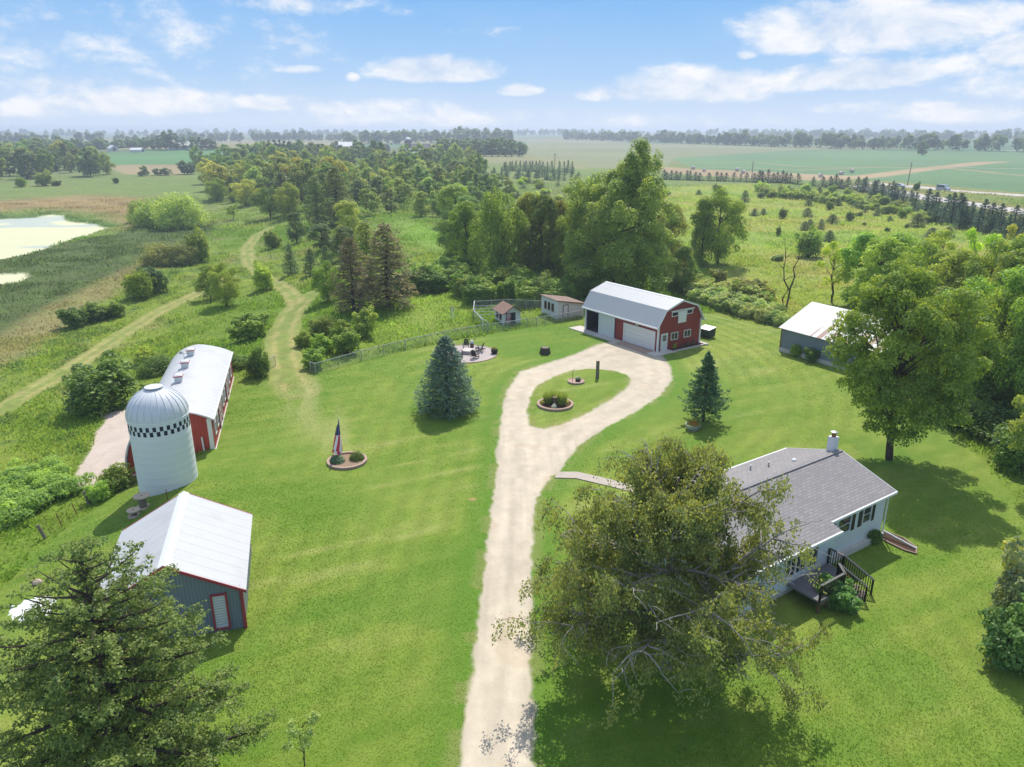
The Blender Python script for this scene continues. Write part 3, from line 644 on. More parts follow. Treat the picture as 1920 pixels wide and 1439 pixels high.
# ------------------------------------------------------------------ light, sky, air, camera
w = bpy.data.worlds.new('World'); scene.world = w; w.use_nodes = True; nt = w.node_tree; nt.nodes.clear()
wo = nt.nodes.new('ShaderNodeOutputWorld'); bg = nt.nodes.new('ShaderNodeBackground'); sk = nt.nodes.new('ShaderNodeTexSky')
sk.sky_type = 'NISHITA'; sk.sun_disc = False; sk.sun_elevation = SUN_EL; sk.sun_rotation = math.pi / 2 - SUN_AZ
sk.altitude = 200; sk.air_density = 1.0; sk.dust_density = 0.6; sk.ozone_density = 1.6
SKYS = .15
tc = nt.nodes.new('ShaderNodeTexCoord'); D_ = tc.outputs['Generated']
sx = nt.nodes.new('ShaderNodeSeparateXYZ'); lk(nt, D_, sx.inputs[0])
def cloud_dir(u, v): d = ray(u, v); d = d / np.linalg.norm(d); return math.atan2(d[0], d[1]), math.asin(d[2])
az = math_(nt, 'ARCTAN2', sx.outputs[0], sx.outputs[1]); el = math_(nt, 'ARCSINE', sx.outputs[2])
# cloud patches: (centre pixel, half width, half height above, below, strength, base flatness)
CL = [(815, 140, 125, 36, 15, 1.0), (975, 172, 45, 14, 9, .9), (1300, 168, 170, 42, 26, .95), (1180, 178, 110, 16, 12, .7), (1620, 145, 150, 34, 20, .95), (1470, 160, 90, 26, 16, .7), (1640, 50, 250, 62, 46, .9), (1500, 85, 110, 24, 18, .8), (1900, 100, 60, 34, 22, .9), (1400, 103, 22, 10, 8, .7),
      (1800, 130, 80, 26, 16, .6), (1790, 215, 150, 22, 14, .75), (1600, 205, 90, 14, 10, .5), (1870, 165, 90, 40, 30, .45), (520, 72, 100, 48, 40, .30), (250, 60, 340, 80, 90, .34), (90, 110, 240, 60, 60, .32), (110, 158, 70, 22, 16, .6), (270, 195, 200, 30, 20, .8), (520, 196, 120, 20, 14, .75), (690, 205, 200, 22, 16, .45), (900, 225, 320, 22, 18, .5), (60, 205, 120, 20, 20, .5), (920, 60, 70, 12, 10, .4), (560, 132, 60, 10, 8, .45), (660, 146, 16, 9, 7, .6), (560, 10, 190, 26, 20, .5), (1160, 230, 420, 20, 18, .4)]
cmb = nt.nodes.new('ShaderNodeCombineXYZ'); lk(nt, az, cmb.inputs[0]); lk(nt, math_(nt, 'MULTIPLY', el, 1.9), cmb.inputs[1])
nz1 = noise(nt, cmb.outputs[0], 11, 6, .62, .3); nz2 = noise(nt, cmb.outputs[0], 34, 4, .66)
edge = math_(nt, 'ADD', math_(nt, 'MULTIPLY', nz1, .68), math_(nt, 'MULTIPLY', nz2, .32))
dens = None
for (u, v, hw, up, dn, s) in CL:
    a0, e0 = cloud_dir(u, v); pw = hw / F * math.cos(math.atan((u - 960) / F)) ; pu = up / F; pd = dn / F
    dx = math_(nt, 'DIVIDE', math_(nt, 'SUBTRACT', az, a0), pw); dy = math_(nt, 'SUBTRACT', el, e0)
    dyu = math_(nt, 'DIVIDE', math_(nt, 'MAXIMUM', dy, 0), pu); dyd = math_(nt, 'DIVIDE', math_(nt, 'MINIMUM', dy, 0), pd)
    q = math_(nt, 'ADD', math_(nt, 'MULTIPLY', dx, dx), math_(nt, 'ADD', math_(nt, 'MULTIPLY', dyu, dyu), math_(nt, 'MULTIPLY', dyd, dyd)))
    g = math_(nt, 'MULTIPLY', math_(nt, 'SUBTRACT', 1.25, q), s); 
    dens = g if dens is None else math_(nt, 'MAXIMUM', dens, g)
EXPO = .39; K_ = 1.0 / (SKYS * 2 ** EXPO)
mr = nt.nodes.new('ShaderNodeMapRange'); mr.interpolation_type = 'SMOOTHSTEP'; mr.inputs['From Min'].default_value = .12; mr.inputs['From Max'].default_value = .80
lk(nt, math_(nt, 'ADD', math_(nt, 'MULTIPLY', math_(nt, 'MAXIMUM', dens, -1.0), .85), math_(nt, 'MULTIPLY', math_(nt, 'SUBTRACT', edge, .5), 2.2)), mr.inputs['Value'])
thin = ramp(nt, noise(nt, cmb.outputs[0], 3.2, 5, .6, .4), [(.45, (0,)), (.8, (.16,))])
fill_cloud = nt.nodes.new('ShaderNodeMapRange'); fill_cloud.inputs['From Min'].default_value = .42; fill_cloud.inputs['From Max'].default_value = .6; fill_cloud.inputs['To Max'].default_value = .8; lk(nt, el, fill_cloud.inputs['Value'])  # cloud added above the view to whiten and lift the sky fill
thin = math_(nt, 'ADD', thin, math_(nt, 'MULTIPLY', fill_cloud.outputs[0], nz1))
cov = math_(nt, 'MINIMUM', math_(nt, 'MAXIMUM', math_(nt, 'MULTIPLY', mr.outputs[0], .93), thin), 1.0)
cc = mixrgb(nt, ramp(nt, nz1, [(.35, (0,)), (.6, (1,))]), [x * K_ for x in (.62, .74, .92)], [x * K_ for x in (1.0, 1.0, 1.02)])
els = math_(nt, 'DIVIDE', el, .45)
low = ramp(nt, els, [(0.0, (.70, .81, .96)), (.05, (.62, .76, .96)), (.14, (.44, .66, .95)), (.33, (.245, .52, .92)), (1.0, (.17, .40, .85))])
lowk = nt.nodes.new('ShaderNodeVectorMath'); lowk.operation = 'SCALE'; lowk.inputs['Scale'].default_value = K_; lk(nt, low, lowk.inputs[0])
up = nt.nodes.new('ShaderNodeMapRange'); up.interpolation_type = 'SMOOTHSTEP'; up.inputs['From Min'].default_value = .38; up.inputs['From Max'].default_value = .75; lk(nt, el, up.inputs['Value'])
skc = mixrgb(nt, up.outputs[0], lowk.outputs[0], sk.outputs[0])
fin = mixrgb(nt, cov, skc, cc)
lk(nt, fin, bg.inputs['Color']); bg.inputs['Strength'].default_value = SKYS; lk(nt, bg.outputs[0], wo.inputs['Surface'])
w.cycles.sampling_method = 'MANUAL'; w.cycles.sample_map_resolution = 512

sl = bpy.data.lights.new('sun', 'SUN'); sl.energy = 3.9; sl.angle = math.radians(.53); sl.color = (1.0, .955, .88)
so = bpy.data.objects.new('sun', sl); COL.objects.link(so)
sd = Vector((math.cos(SUN_EL) * math.cos(SUN_AZ), math.cos(SUN_EL) * math.sin(SUN_AZ), math.sin(SUN_EL)))
so.rotation_euler = sd.to_track_quat('Z', 'Y').to_euler(); so.location = (40, 200, 300)
cd = bpy.data.cameras.new('camera'); cam = bpy.data.objects.new('camera', cd); COL.objects.link(cam)
cd.sensor_width = 36; cd.lens = F / 1920 * 36; cd.clip_end = 30000; cd.clip_start = .5
cam.location = (0, 0, CAMH); cam.rotation_euler = (math.pi / 2 - PITCH, 0, 0); scene.camera = cam
vs = scene.view_settings; vs.view_transform = 'Standard'; vs.look = 'None'; vs.exposure = EXPO; vs.gamma = 1; vs.use_curve_mapping = False
cy = scene.cycles; cy.max_bounces = 7; cy.diffuse_bounces = 4; cy.glossy_bounces = 2; cy.transmission_bounces = 4; cy.volume_bounces = 0; cy.transparent_max_bounces = 4
cy.caustics_reflective = False; cy.caustics_refractive = False; cy.sample_clamp_indirect = 6; cy.use_adaptive_sampling = True; cy.adaptive_threshold = .012; cy.use_denoising = True
try: cy.denoiser = 'OPENIMAGEDENOISE'; cy.denoising_input_passes = 'RGB_ALBEDO_NORMAL'; cy.denoising_prefilter = 'ACCURATE'
except Exception: pass
def build_haze(density):
    mb = MB(); mb.box((0, 4200, 13.0), (15000, 10000, 48.0)); m, nt, out = new_mat('summer_haze')
    pv = nd(nt, 'ShaderNodeVolumePrincipled'); pv.inputs['Color'].default_value = (.80, .88, 1, 1); pv.inputs['Density'].default_value = density; pv.inputs['Anisotropy'].default_value = .3
    lk(nt, pv.outputs[0], out.inputs['Volume']); m.cycles.homogeneous_volume = True
    o = mb.build('haze', m); tag(o, kind='stuff'); o['label'] = 'thin pale summer haze over the far fields'; return o
HAZE = .00032
build_haze(HAZE)
# ------------------------------------------------------------------ more building materials
MAT['metal_roof_x'] = ribbed('white_ribbed_roof', (.51, .51, .505), 'X', .30, .38, .03, None, .5, .6, 1.0, .5, .10, .72)
MAT['white_ribbed'] = ribbed('white_ribbed_door', (.66, .67, .67), 'X', .25, .45, .03, None, .5, .4, .6, .4, .10, .8)
MAT['white_panels'] = ribbed('white_sectional_door', (.70, .69, .66), 'Z', .56, .5, .03, None, .6, .4, -.6, .4, .035, .75)
MAT['siding'] = ribbed('white_lap_siding', (.68, .71, .72), 'Z', .13, .55, .03, None, .5, .5, .8, .35, .12, .72)
MAT['boards_v'] = ribbed('white_board_wall', (.74, .74, .72), 'X', .28, .6, .06, None, 1, .4, -.5, .3, .06, .7)
MAT['corrugated'] = ribbed('blue_grey_corrugated', (.19, .225, .265), 'X', .17, .5, .16, None, .8, .6, .8, .45, .22, .85)
MAT['corrugated_y'] = ribbed('blue_grey_corrugated_side', (.19, .225, .265), 'Y', .17, .5, .16, None, .8, .6, .8, .45, .22, .85)
MAT['white_sheet'] = ribbed('bright_white_roof_sheet', (.51, .51, .51), 'Y', .9, .5, .06, (.40, .39, .38), .5, .4, .6, .35, .035, .84)
MAT['dome'] = simple('dome_metal', (.66, .67, .68), .38, .05, .8, .5)
def shingle_material():
    m, nt, out = new_mat('grey_shingles'); t = nd(nt, 'ShaderNodeTexCoord'); s = nd(nt, 'ShaderNodeSeparateXYZ'); lk(nt, t.outputs['Object'], s.inputs[0])
    cmb = nd(nt, 'ShaderNodeCombineXYZ'); lk(nt, s.outputs[0], cmb.inputs[0]); lk(nt, math_(nt, 'MULTIPLY', s.outputs[1], 1.06), cmb.inputs[1])
    b = nd(nt, 'ShaderNodeTexBrick'); b.offset = .5; lk(nt, cmb.outputs[0], b.inputs['Vector'])
    b.inputs['Scale'].default_value = 1; b.inputs['Brick Width'].default_value = .46; b.inputs['Row Height'].default_value = .2; b.inputs['Mortar Size'].default_value = .022; b.inputs['Bias'].default_value = 0
    b.inputs['Color1'].default_value = (.225, .205, .19, 1); b.inputs['Color2'].default_value = (.35, .325, .30, 1); b.inputs['Mortar'].default_value = (.11, .10, .105, 1)
    n = noise(nt, t.outputs['Object'], 26, 3); n1 = noise(nt, t.outputs['Object'], .7, 4)
    c = mixrgb(nt, n, b.outputs['Color'], (.29, .278, .275)); c = mixrgb(nt, math_(nt, 'MULTIPLY', n1, .4), c, (.21, .19, .2))
    bsdf(nt, out, c, .9, .2, 0, b.outputs['Fac'], -.5, .03); return m
MAT['shingles'] = shingle_material()
def rusty_roof():
    m, nt, out = new_mat('rust_streaked_sheet'); t = nd(nt, 'ShaderNodeTexCoord'); v = mapped(nt, (1.5, .16, .16)); s = nd(nt, 'ShaderNodeSeparateXYZ'); lk(nt, t.outputs['Object'], s.inputs[0])
    strips = nd(nt, 'ShaderNodeTexWhiteNoise', noise_dimensions='1D'); lk(nt, math_(nt, 'FLOOR', math_(nt, 'DIVIDE', s.outputs[0], .62)), strips.inputs['W'])
    n1 = noise(nt, v, 1.6, 4); n2 = noise(nt, t.outputs['Object'], .35, 3); n3 = noise(nt, t.outputs['Object'], 5, 4)
    low = nd(nt, 'ShaderNodeMapRange'); low.inputs['From Min'].default_value = -1.6; low.inputs['From Max'].default_value = -4.4; lk(nt, s.outputs[1], low.inputs['Value'])
    xin = nd(nt, 'ShaderNodeMapRange'); xin.inputs['From Min'].default_value = 3.6; xin.inputs['From Max'].default_value = 5.0; lk(nt, s.outputs[0], xin.inputs['Value'])
    f = math_(nt, 'MULTIPLY', math_(nt, 'MULTIPLY', low.outputs[0], xin.outputs[0]), math_(nt, 'ADD', math_(nt, 'MULTIPLY', strips.outputs['Value'], .9), math_(nt, 'MULTIPLY', n1, .5)))
    f = math_(nt, 'MULTIPLY', f, math_(nt, 'GREATER_THAN', strips.outputs['Value'], .58)); f = ramp(nt, f, [(.30, (0,)), (.5, (.92,))])
    seam = math_(nt, 'LESS_THAN', math_(nt, 'ABSOLUTE', math_(nt, 'SUBTRACT', math_(nt, 'FRACT', math_(nt, 'DIVIDE', s.outputs[0], .62)), .5)), .03)
    c = mixrgb(nt, ramp(nt, n2, [(.45, (0,)), (.7, (.5,))]), (.58, .565, .545), (.46, .42, .39)); c = mixrgb(nt, math_(nt, 'MULTIPLY', seam, .3), c, (.45, .40, .37))
    c = mixrgb(nt, f, c, (.19, .07, .04)); c = mixrgb(nt, ramp(nt, n3, [(.62, (0,)), (.8, (.35,))]), c, (.42, .33, .28))
    bsdf(nt, out, c, .55, .35, 0, n3, .1, .01); return m
MAT['rusty_roof'] = rusty_roof(); MAT['rail_top'] = simple('dark_rail_top', (.075, .07, .07), .45, .15, 3, .4)

def at(mb, c, ang=0.0): mb.M = Matrix.Translation(c) @ Matrix.Rotation(ang, 4, 'Z'); return mb
def window(parent, c, w, h, ang, frame='white_trim', mull=1, cross=False, t=.07, name='window', shut=False):
    """c = middle of the opening on the wall face, ang turns the outward normal from -y"""
    f = at(MB(), c, ang)
    for s in (-1, 1): f.box((s * (w / 2 + t / 2), -.03, 0), (t, .12, h + 2 * t)); f.box((0, -.03, s * (h / 2 + t / 2)), (w, .12, t))
    for k in range(mull): f.box((-w / 2 + w * (k + 1) / (mull + 1), -.025, 0), (t * .6, .07, h))
    if cross: f.box((0, -.02, 0), (w, .05, t * .5))
    fo = f.build(name, MAT[frame], parent); g = at(MB(), c, ang); g.box((0, .0, 0), (w, .03, h)); g.build('pane', MAT['glass'], fo); return fo
def rake(mb, prof, x0, x1, h=.22):
    """trim boards following a roof profile (y,z) between two planes x0..x1"""
    for (a, b), (c, d) in zip(prof[:-1], prof[1:]): mb.prismx([(a, b - h), (c, d - h), (c, d), (a, b)], x0, x1)

# ------------------------------------------------------------------ the red gambrel barn
def red_barn():
    b = empty('red_barn', (16.35, 92.12, 0), -.964)
    tag(b, 'red barn garage with white gambrel metal roof at the end of the driveway', 'barn')
    W = 3.62; L = 6.53; prof = [(-W, 0), (-W, 3.55), (-2.6, 4.98), (0, 5.86), (2.6, 4.98), (W, 3.55), (W, 0)]
    m = MB(); m.prismx(prof, L - .14, L); m.build('gable_wall', MAT['red_paint_y'], b)
    m = MB(); m.prismx(prof, -L, -L + .14); m.build('gable_wall', MAT['red_paint_y'], b)
    m = MB(); m.box((2.87, -W + .07, 1.75), (7.3, .14, 3.5)); m.box((-3.68, -W + .07, 3.2), (5.8, .14, .6)); m.box((-6.44, -W + .07, 1.5), (.16, .14, 3.0)); m.box((0, W - .07, 1.75), (13.0, .14, 3.5)); m.build('side_wall', MAT['red_paint'], b)
    m = MB(); m.box((-4.5, 0, .06), (3.8, 7.0, .12)); m.box((-2.3, -.2, 1.6), (.1, 6.6, 3.2)); m.box((-4.5, 1.6, 1.6), (4.0, .1, 3.2)); m.box((-6.33, -.9, 1.6), (.06, 5.2, 3.2)); m.box((-5.2, .9, .5), (.9, .6, .8)); m.box((-4.4, -1.2, .35), (.6, .5, .5)); m.box((-4.5, 0, 3.3), (4.0, 6.9, .08))
    for z in (.9, 1.5, 2.1): m.box((-4.7, 1.35, z), (2.6, .4, .06))
    m.build('open_bay', MAT['dark'], b)
    m = MB()
    for s, mm in ((-1, 0), (1, 0)):
        lo, br, rg = (s * 3.97, 3.08), (s * 2.65, 5.06), (0, 5.96)
        x0, x1 = -L - .3, L + .3
        if s < 0: m.slab((x0, lo[0], lo[1]), (x1, lo[0], lo[1]), (x1, br[0], br[1]), (x0, br[0], br[1]), .07); m.slab((x0, br[0], br[1]), (x1, br[0], br[1]), (x1, rg[0], rg[1]), (x0, rg[0], rg[1]), .07)
        else: m.slab((x1, lo[0], lo[1]), (x0, lo[0], lo[1]), (x0, br[0], br[1]), (x1, br[0], br[1]), .07); m.slab((x1, br[0], br[1]), (x0, br[0], br[1]), (x0, rg[0], rg[1]), (x1, rg[0], rg[1]), .07)
    r = m.build('roof', MAT['metal_roof_x'], b)
    m = MB(); m.slab((-L - .3, -.22, 5.915), (L + .3, -.22, 5.915), (L + .3, 0, 6.0), (-L - .3, 0, 6.0), .03); m.slab((L + .3, .22, 5.915), (-L - .3, .22, 5.915), (-L - .3, 0, 6.0), (L + .3, 0, 6.0), .03); m.build('ridge_cap', MAT['white_trim'], r)
    m = MB(); pr = [(-4.0, 3.06), (-2.66, 5.07), (0, 5.98), (2.66, 5.07), (4.0, 3.06)]; rake(m, pr, L + .28, L + .34); m.build('rake_board', MAT['white_trim'], r); m = MB(); rake(m, pr, -L - .34, -L - .28); m.build('rake_board', MAT['white_trim'], r)
    m = MB(); m.box((0, -4.03, 3.0), (2 * L + .64, .13, .16)); m.box((0, -3.83, 2.93), (2 * L + .5, .36, .04)); m.build('gutter', MAT['white_trim'], r)
    m = MB(); m.box((0, 4.03, 3.0), (2 * L + .64, .13, .16)); m.build('gutter', MAT['white_trim'], r)
    for x, y in ((L + .02, -W + .05), (-L + .08, -W - .03), (L + .02, W - .05)): m = MB(); m.box((x, y, 1.6), (.2, .2, 3.2)); m.build('corner_post', MAT['white_trim'], b)
    m = MB(); m.box((-2.33, -W - .1, 1.46), (3.0, .07, 2.7)); d = m.build('sliding_door', MAT['white_ribbed'], b)
    m = MB(); m.box((-3.6, -W - .08, 2.88), (5.6, .1, .1)); m.build('door_rail', MAT['galv'], d)
    m = MB(); m.box((3.47, -W + .0, 1.22), (5.1, .06, 2.2)); d = m.build('garage_door', MAT['white_panels'], b)
    m = MB(); m.box((.84, -W - .03, 1.25), (.16, .16, 2.5)); m.box((6.1, -W - .03, 1.25), (.16, .16, 2.5)); m.box((3.47, -W - .03, 2.42), (5.1, .16, .16)); m.build('door_frame', MAT['white_trim'], d)
    m = MB(); m.box((3.14, -W - .08, 2.72), (.34, .16, .14)); m.box((3.02, -W - .17, 2.68), (.12, .1, .12)); m.box((3.26, -W - .17, 2.68), (.12, .1, .12)); m.build('wall_lamp', MAT['white_trim'], b)
    m = at(MB(), (L, -2.56, 1.1), math.pi / 2); m.box((0, -.03, 0), (1.12, .1, 2.16)); d = m.build('entry_door', MAT['white_trim'], b)
    m = at(MB(), (L, -2.56, 1.1), math.pi / 2)
    for i in range(3):
        for j in range(3): m.box((-.2 + i * .2, -.085, .28 + j * .24), (.16, .02, .2))
    m.build('door_pane', MAT['glass'], d); m = at(MB(), (L, -2.56, 1.0), math.pi / 2); m.box((.44, -.12, 0), (.1, .08, .06)); m.build('handle', MAT['galv'], d)
    for y in (-.85, 1.34): window(b, (L, y, 1.62), 1.05, .78, math.pi / 2, mull=1)
    m = MB(); m.box((L + .08, .27, 4.70), (.16, 3.9, .13)); m.build('loft_rail', MAT['white_trim'], b)
    for y in (-.98, 1.5): window(b, (L, y, 4.32), .95, .42, math.pi / 2, mull=0)
    m = MB(); m.M = Matrix.Translation((L + .1, .22, 3.85)) @ Matrix.Rotation(math.pi / 2, 4, 'Z'); m.box((0, 0, 0), (1.36, .08, 1.42)); m.build('loft_door', MAT['boards_v'], b)
    m = MB(); m.box((L + .03, .22, 5.15), (.06, .22, .3)); m.build('gable_vent', MAT['wood_brown'], b)
    m = MB(); m.flat([(-8.3, -5.0), (.7, -4.75), (.7, -3.62), (-6.6, -3.62), (-6.6, -3.0), (-8.3, -3.0)], -.1, .10); m.flat([(6.2, -4.95), (7.75, -4.8), (7.75, -1.7), (6.53, -1.7), (6.53, -3.62), (6.2, -3.62)], -.1, .10); o = m.build('concrete_apron', MAT['concrete']); o.location = b.location; o.rotation_euler = b.rotation_euler; tag(o, kind='structure')
    m = MB(); m.flat([(.7, -4.75), (6.2, -4.95), (6.2, -3.62), (.7, -3.62)], -.1, .07); o = m.build('brick_apron', MAT['stone_red']); o.location = b.location; o.rotation_euler = b.rotation_euler; tag(o, kind='structure')
    bed = empty('planting_bed', b.location, -.964); tag(bed, 'narrow mulched planting bed with pale curb along the red barn gable', 'flower bed')
    m = MB(); m.flat([(6.55, -1.7), (7.45, -1.7), (7.45, 3.6), (6.55, 3.6)], -.05, .09); m.build('mulch', MAT['mulch'], bed)
    m = MB(); m.box((7.52, 1.1, .08), (.14, 5.7, .2)); m.box((7.05, 3.85, .07), (1.3, .5, .18)); m.build('curb', MAT['concrete'], bed)
    return b
RB = red_barn()

# ------------------------------------------------------------------ white barn with the rounded roof and the checkered silo
def round_barn():
    b = empty('round_roof_barn', (-27.81, 55.82, 0), .268); tag(b, 'long red barn with curved white roof behind the checkered silo', 'barn'); L = 19.6
    rp = [(3.62, 2.66), (3.1, 2.98), (2.4, 3.28), (1.6, 3.53), (.9, 3.69), (.35, 3.76), (-.2, 3.70), (-.9, 3.50), (-1.6, 3.12), (-2.2, 2.55), (-2.7, 1.85), (-3.1, 1.0), (-3.38, .1), (-3.52, -.9), (-3.56, -2.4)]
    inner = [(x * .955, z - .09) for x, z in rp]; wall = [(3.3, -.5)] + [(3.3, 2.72)] + inner[1:] 
    m = MB(); m.prism(wall, 0, .12); m.build('gable_wall', MAT['red_barn_boards'], b); m = MB(); m.prism(wall, L - .12, L); m.build('gable_wall', MAT['red_barn_boards'], b)
    m = MB(); m.box((3.34, L / 2, 1.15), (.12, L - .02, 3.2)); sw = m.build('side_wall', MAT['red_barn_boards_y'], b)
    m = MB(); vs = []; n = len(rp)
    for y in (-.25, L + .25): vs += [(x, y, z) for x, z in rp] + [(x * .965, y, z - .08) for x, z in rp]
    fs = []
    for i in range(n - 1): fs += [(i, i + 1, 2 * n + i + 1, 2 * n + i), (n + i + 1, n + i, 3 * n + i, 3 * n + i + 1), (i + 1, i, n + i, n + i + 1), (2 * n + i, 2 * n + i + 1, 3 * n + i + 1, 3 * n + i)]
    fs += [(0, 2 * n, 3 * n, n), (n - 1, 2 * n - 1, 4 * n - 1, 3 * n - 1)]
    m.add(vs, fs); r = m.build('roof', MAT['white_sheet'], b, 40)
    m = MB(); m.box((3.63, L / 2, 2.63), (.1, L + .5, .16)); m.build('eave_board', MAT['white_trim'], r)
    for k, y in enumerate((15.9, 11.7, 7.4)):
        m = MB(); m.box((.12, y, 3.95), (.62, .62, .62)); c = m.build('cupola', MAT['white_paint'], r)
        m = MB(); m.box((.12, y, 4.29), (.78, .78, .09)); cp = m.build('cupola_cap', MAT['red_trim'], c); m = MB(); m.box((.12, y, 4.39), (.72, .72, .11), taper=.55); m.build('cap_top', MAT['white_paint'], c)
        if k == 1: m = MB(); m.tube([(.12, y, 4.4), (.12, y, 5.25)], .02, 5); m.tube([(-.25, y, 5.05), (.5, y, 5.1)], .018, 5); m.box((.5, y, 5.1), (.22, .02, .16)); m.box((-.1, y, 5.2), (.3, .02, .22)); m.build('weathervane', MAT['galv'], c)
    m = MB(); m.box((3.2, -.03, 1.3), (.34, .1, 2.75)); m.build('corner_board', MAT['white_trim'], b)
    m = MB(); m.tube([(2.55, -.12, -.4), (2.5, -.12, 1.15)], .07, 8); m.build('drain_pipe', MAT['white_trim'], b)
    for y in (1.4, 3.2, 8.4, 10.0, 15.0, 17.2): window(sw, (3.405, y, 1.35), .75, .95, math.pi / 2, mull=1, cross=True)
    for y in (5.6, 12.6):
        m = MB(); m.box((3.44, y, 1.15), (.08, 2.1, 2.3)); d = m.build('barn_door', MAT['red_barn_boards_y'], sw)
        m = MB(); M0 = m
        for s in (-1, 1): m.box((3.5, y + s * 1.0, 1.15), (.05, .14, 2.3)); m.box((3.5, y, 1.15 + s * 1.08), (.05, 1.9, .14)); m.box((3.495, y, 1.15), (.04, .12, 2.7), rx=s * .75)
        m.build('door_brace', MAT['white_trim'], d)
    m = MB(); m.box((3.36, L / 2, -.3), (.3, L + .2, .62)); m.build('foundation', MAT['concrete'], b)
    return b
round_barn()
def silo():
    s = empty('silo', (-25.96, 51.09, 0)); tag(s, 'white domed silo with black checkered band beside the curved-roof barn', 'silo'); R = 2.08
    pr = [(R, -2.6)]; z = -2.4
    while z < 4.1: pr += [(R, z), (R + .004, z + .03), (R + .004, z + .07), (R, z + .1)]; z += .56
    pr += [(R, 5.12), (R + .05, 5.14), (R + .05, 5.24), (R, 5.26)]
    m = MB(); m.lathe(pr, n=48); m.build('wall', ribbed('silo_blocks', (.77, .775, .77), 'Z', .28, .6, .05, None, .5, .25, -.4, .3, .03, .92), s, 50)
    dp = [(R + .03, 5.24)] + [((R + .03) * math.cos(a), 5.24 + (R - .02) * math.sin(a)) for a in np.linspace(.06, 1.35, 14)]
    m = MB(); m.lathe(dp, n=48); d = m.build('dome', MAT['dome'], s, 50)
    m = MB()
    for k in range(24):
        a = 2 * math.pi * k / 24; m.tube([((r + .012) * math.cos(a), (r + .012) * math.sin(a), zz + .005) for r, zz in dp[1:]], .022, 4)
    m.lathe([(.62, 7.33), (.62, 7.38), (.3, 7.44), (.05, 7.46)], n=20); m.build('dome_seams', MAT['dome'], d)
    m = MB(); N = 28
    for row in range(2):
        for k in range(N):
            a0 = 2 * math.pi * (k + .5 * row) / N; w = math.pi / N * 1.0; z0 = 4.62 - row * .37
            vs = []
            for q in range(4):
                a = a0 + w * q / 3; vs += [((R + .012) * math.cos(a), (R + .012) * math.sin(a), z0), ((R + .012) * math.cos(a), (R + .012) * math.sin(a), z0 + .35)]
            m.add(vs, [(2 * q, 2 * q + 2, 2 * q + 3, 2 * q + 1) for q in range(3)])
    m.build('checkered_band', simple('dark_blue_tile', (.02, .024, .05), .5, .3, 4), s)
silo()

# ------------------------------------------------------------------ sheds
def near_shed():
    b = empty('tin_shed', (-18.5, 36.2, 0), .28); tag(b, 'low blue-grey tin shed with white roof and red trim beside the big spruce', 'shed'); W, L, he, hr = 3.4, 3.95, 2.42, 4.45
    g = [(-W, -1.0), (-W, he + .12), (0, hr - .12), (W, he + .12), (W, -.3)]
    for y in (-L, L - .1): m = MB(); m.prism(g, y, y + .1); m.build('gable_wall', MAT['corrugated'], b)
    for s in (-1, 1): m = MB(); m.box((s * (W - .05), 0, .8), (.1, 2 * L - .22, 3.4)); m.build('side_wall', MAT['corrugated_y'], b)
    m = MB(); e = W + .3; y0, y1 = -L - .22, L + .22
    m.slab((e, y0, he - .05), (e, y1, he - .05), (0, y1, hr), (0, y0, hr), .07); m.slab((-e, y1, he - .05), (-e, y0, he - .05), (0, y0, hr), (0, y1, hr), .07); r = m.build('roof', MAT['white_sheet'], b)
    m = MB(); m.slab((.3, y0 - .02, hr - .12), (.3, y1 + .02, hr - .12), (0, y1 + .02, hr + .05), (0, y0 - .02, hr + .05), .03); m.slab((-.3, y1 + .02, hr - .12), (-.3, y0 - .02, hr - .12), (0, y0 - .02, hr + .05), (0, y1 + .02, hr + .05), .03); m.build('ridge_cap', MAT['white_trim'], r)
    for y in (y0 - .05, y1):
        m = MB(); m.prism([(-e, he - .2), (0, hr - .15), (e, he - .2), (e, he - .03), (0, hr + .02), (-e, he - .03)], y, y + .05); m.build('rake_board', MAT['red_trim'], r)
    for s in (-1, 1): m = MB(); m.box((s * (W + .02), -L - .02, .95), (.16, .16, 2.6)); m.build('corner_board', MAT['red_trim'], b)
    f = MB(); x0, w, zc, h = 2.3, .62, 1.2, 1.95
    for s in (-1, 1): f.box((x0 + s * (w / 2 + .05), -L - .04, zc), (.1, .1, h + .2)); f.box((x0, -L - .04, zc + s * (h / 2 + .05)), (w, .1, .1))
    fo = f.build('door_frame', MAT['red_trim'], b); m = MB(); m.box((x0, -L - .02, zc), (w, .05, h)); m.build('door_sheet', ribbed('white_corrugated_sheet', (.62, .64, .65), 'Z', .16, .45, .1, None, 2, .7, 1.0, .4, .2, .8), fo)
near_shed()
def far_shed():
    b = empty('grey_shed', (36.38, 88.26, 0), -1.03); tag(b, 'long grey tin shed with rust-streaked white roof behind the maple', 'shed'); W, L, he, hr = 5.2, 13.0, 2.95, 5.3
    g = [(-W, -.2), (-W, he), (0, hr - .1), (W, he), (W, -.2)]
    for x in (0, L - .1): m = MB(); m.prismx(g, x, x + .1); m.build('gable_wall', MAT['corrugated_y'], b)
    for s in (-1, 1): m = MB(); m.box((L / 2, s * (W - .05), 1.5), (L - .24, .1, 2.9)); m.build('side_wall', MAT['corrugated'], b)
    m = MB(); m.box((L / 2, -W - .03, .16), (L, .16, .55)); m.build('foundation', MAT['concrete'], b)
    m = MB(); e = W + .3; sl = (hr - he) / W; z0 = hr - sl * e; x0, x1 = -.3, L + .3
    m.slab((x0, -e, z0), (x1, -e, z0), (x1, 0, hr), (x0, 0, hr), .06); m.slab((x1, e, z0), (x0, e, z0), (x0, 0, hr), (x1, 0, hr), .06); m.build('roof', MAT['rusty_roof'], b)
    m = MB(); m.box((-.03, -W + .05, 1.4), (.12, .16, 2.8)); m.build('corner_board', MAT['rust'], b)
far_shed()

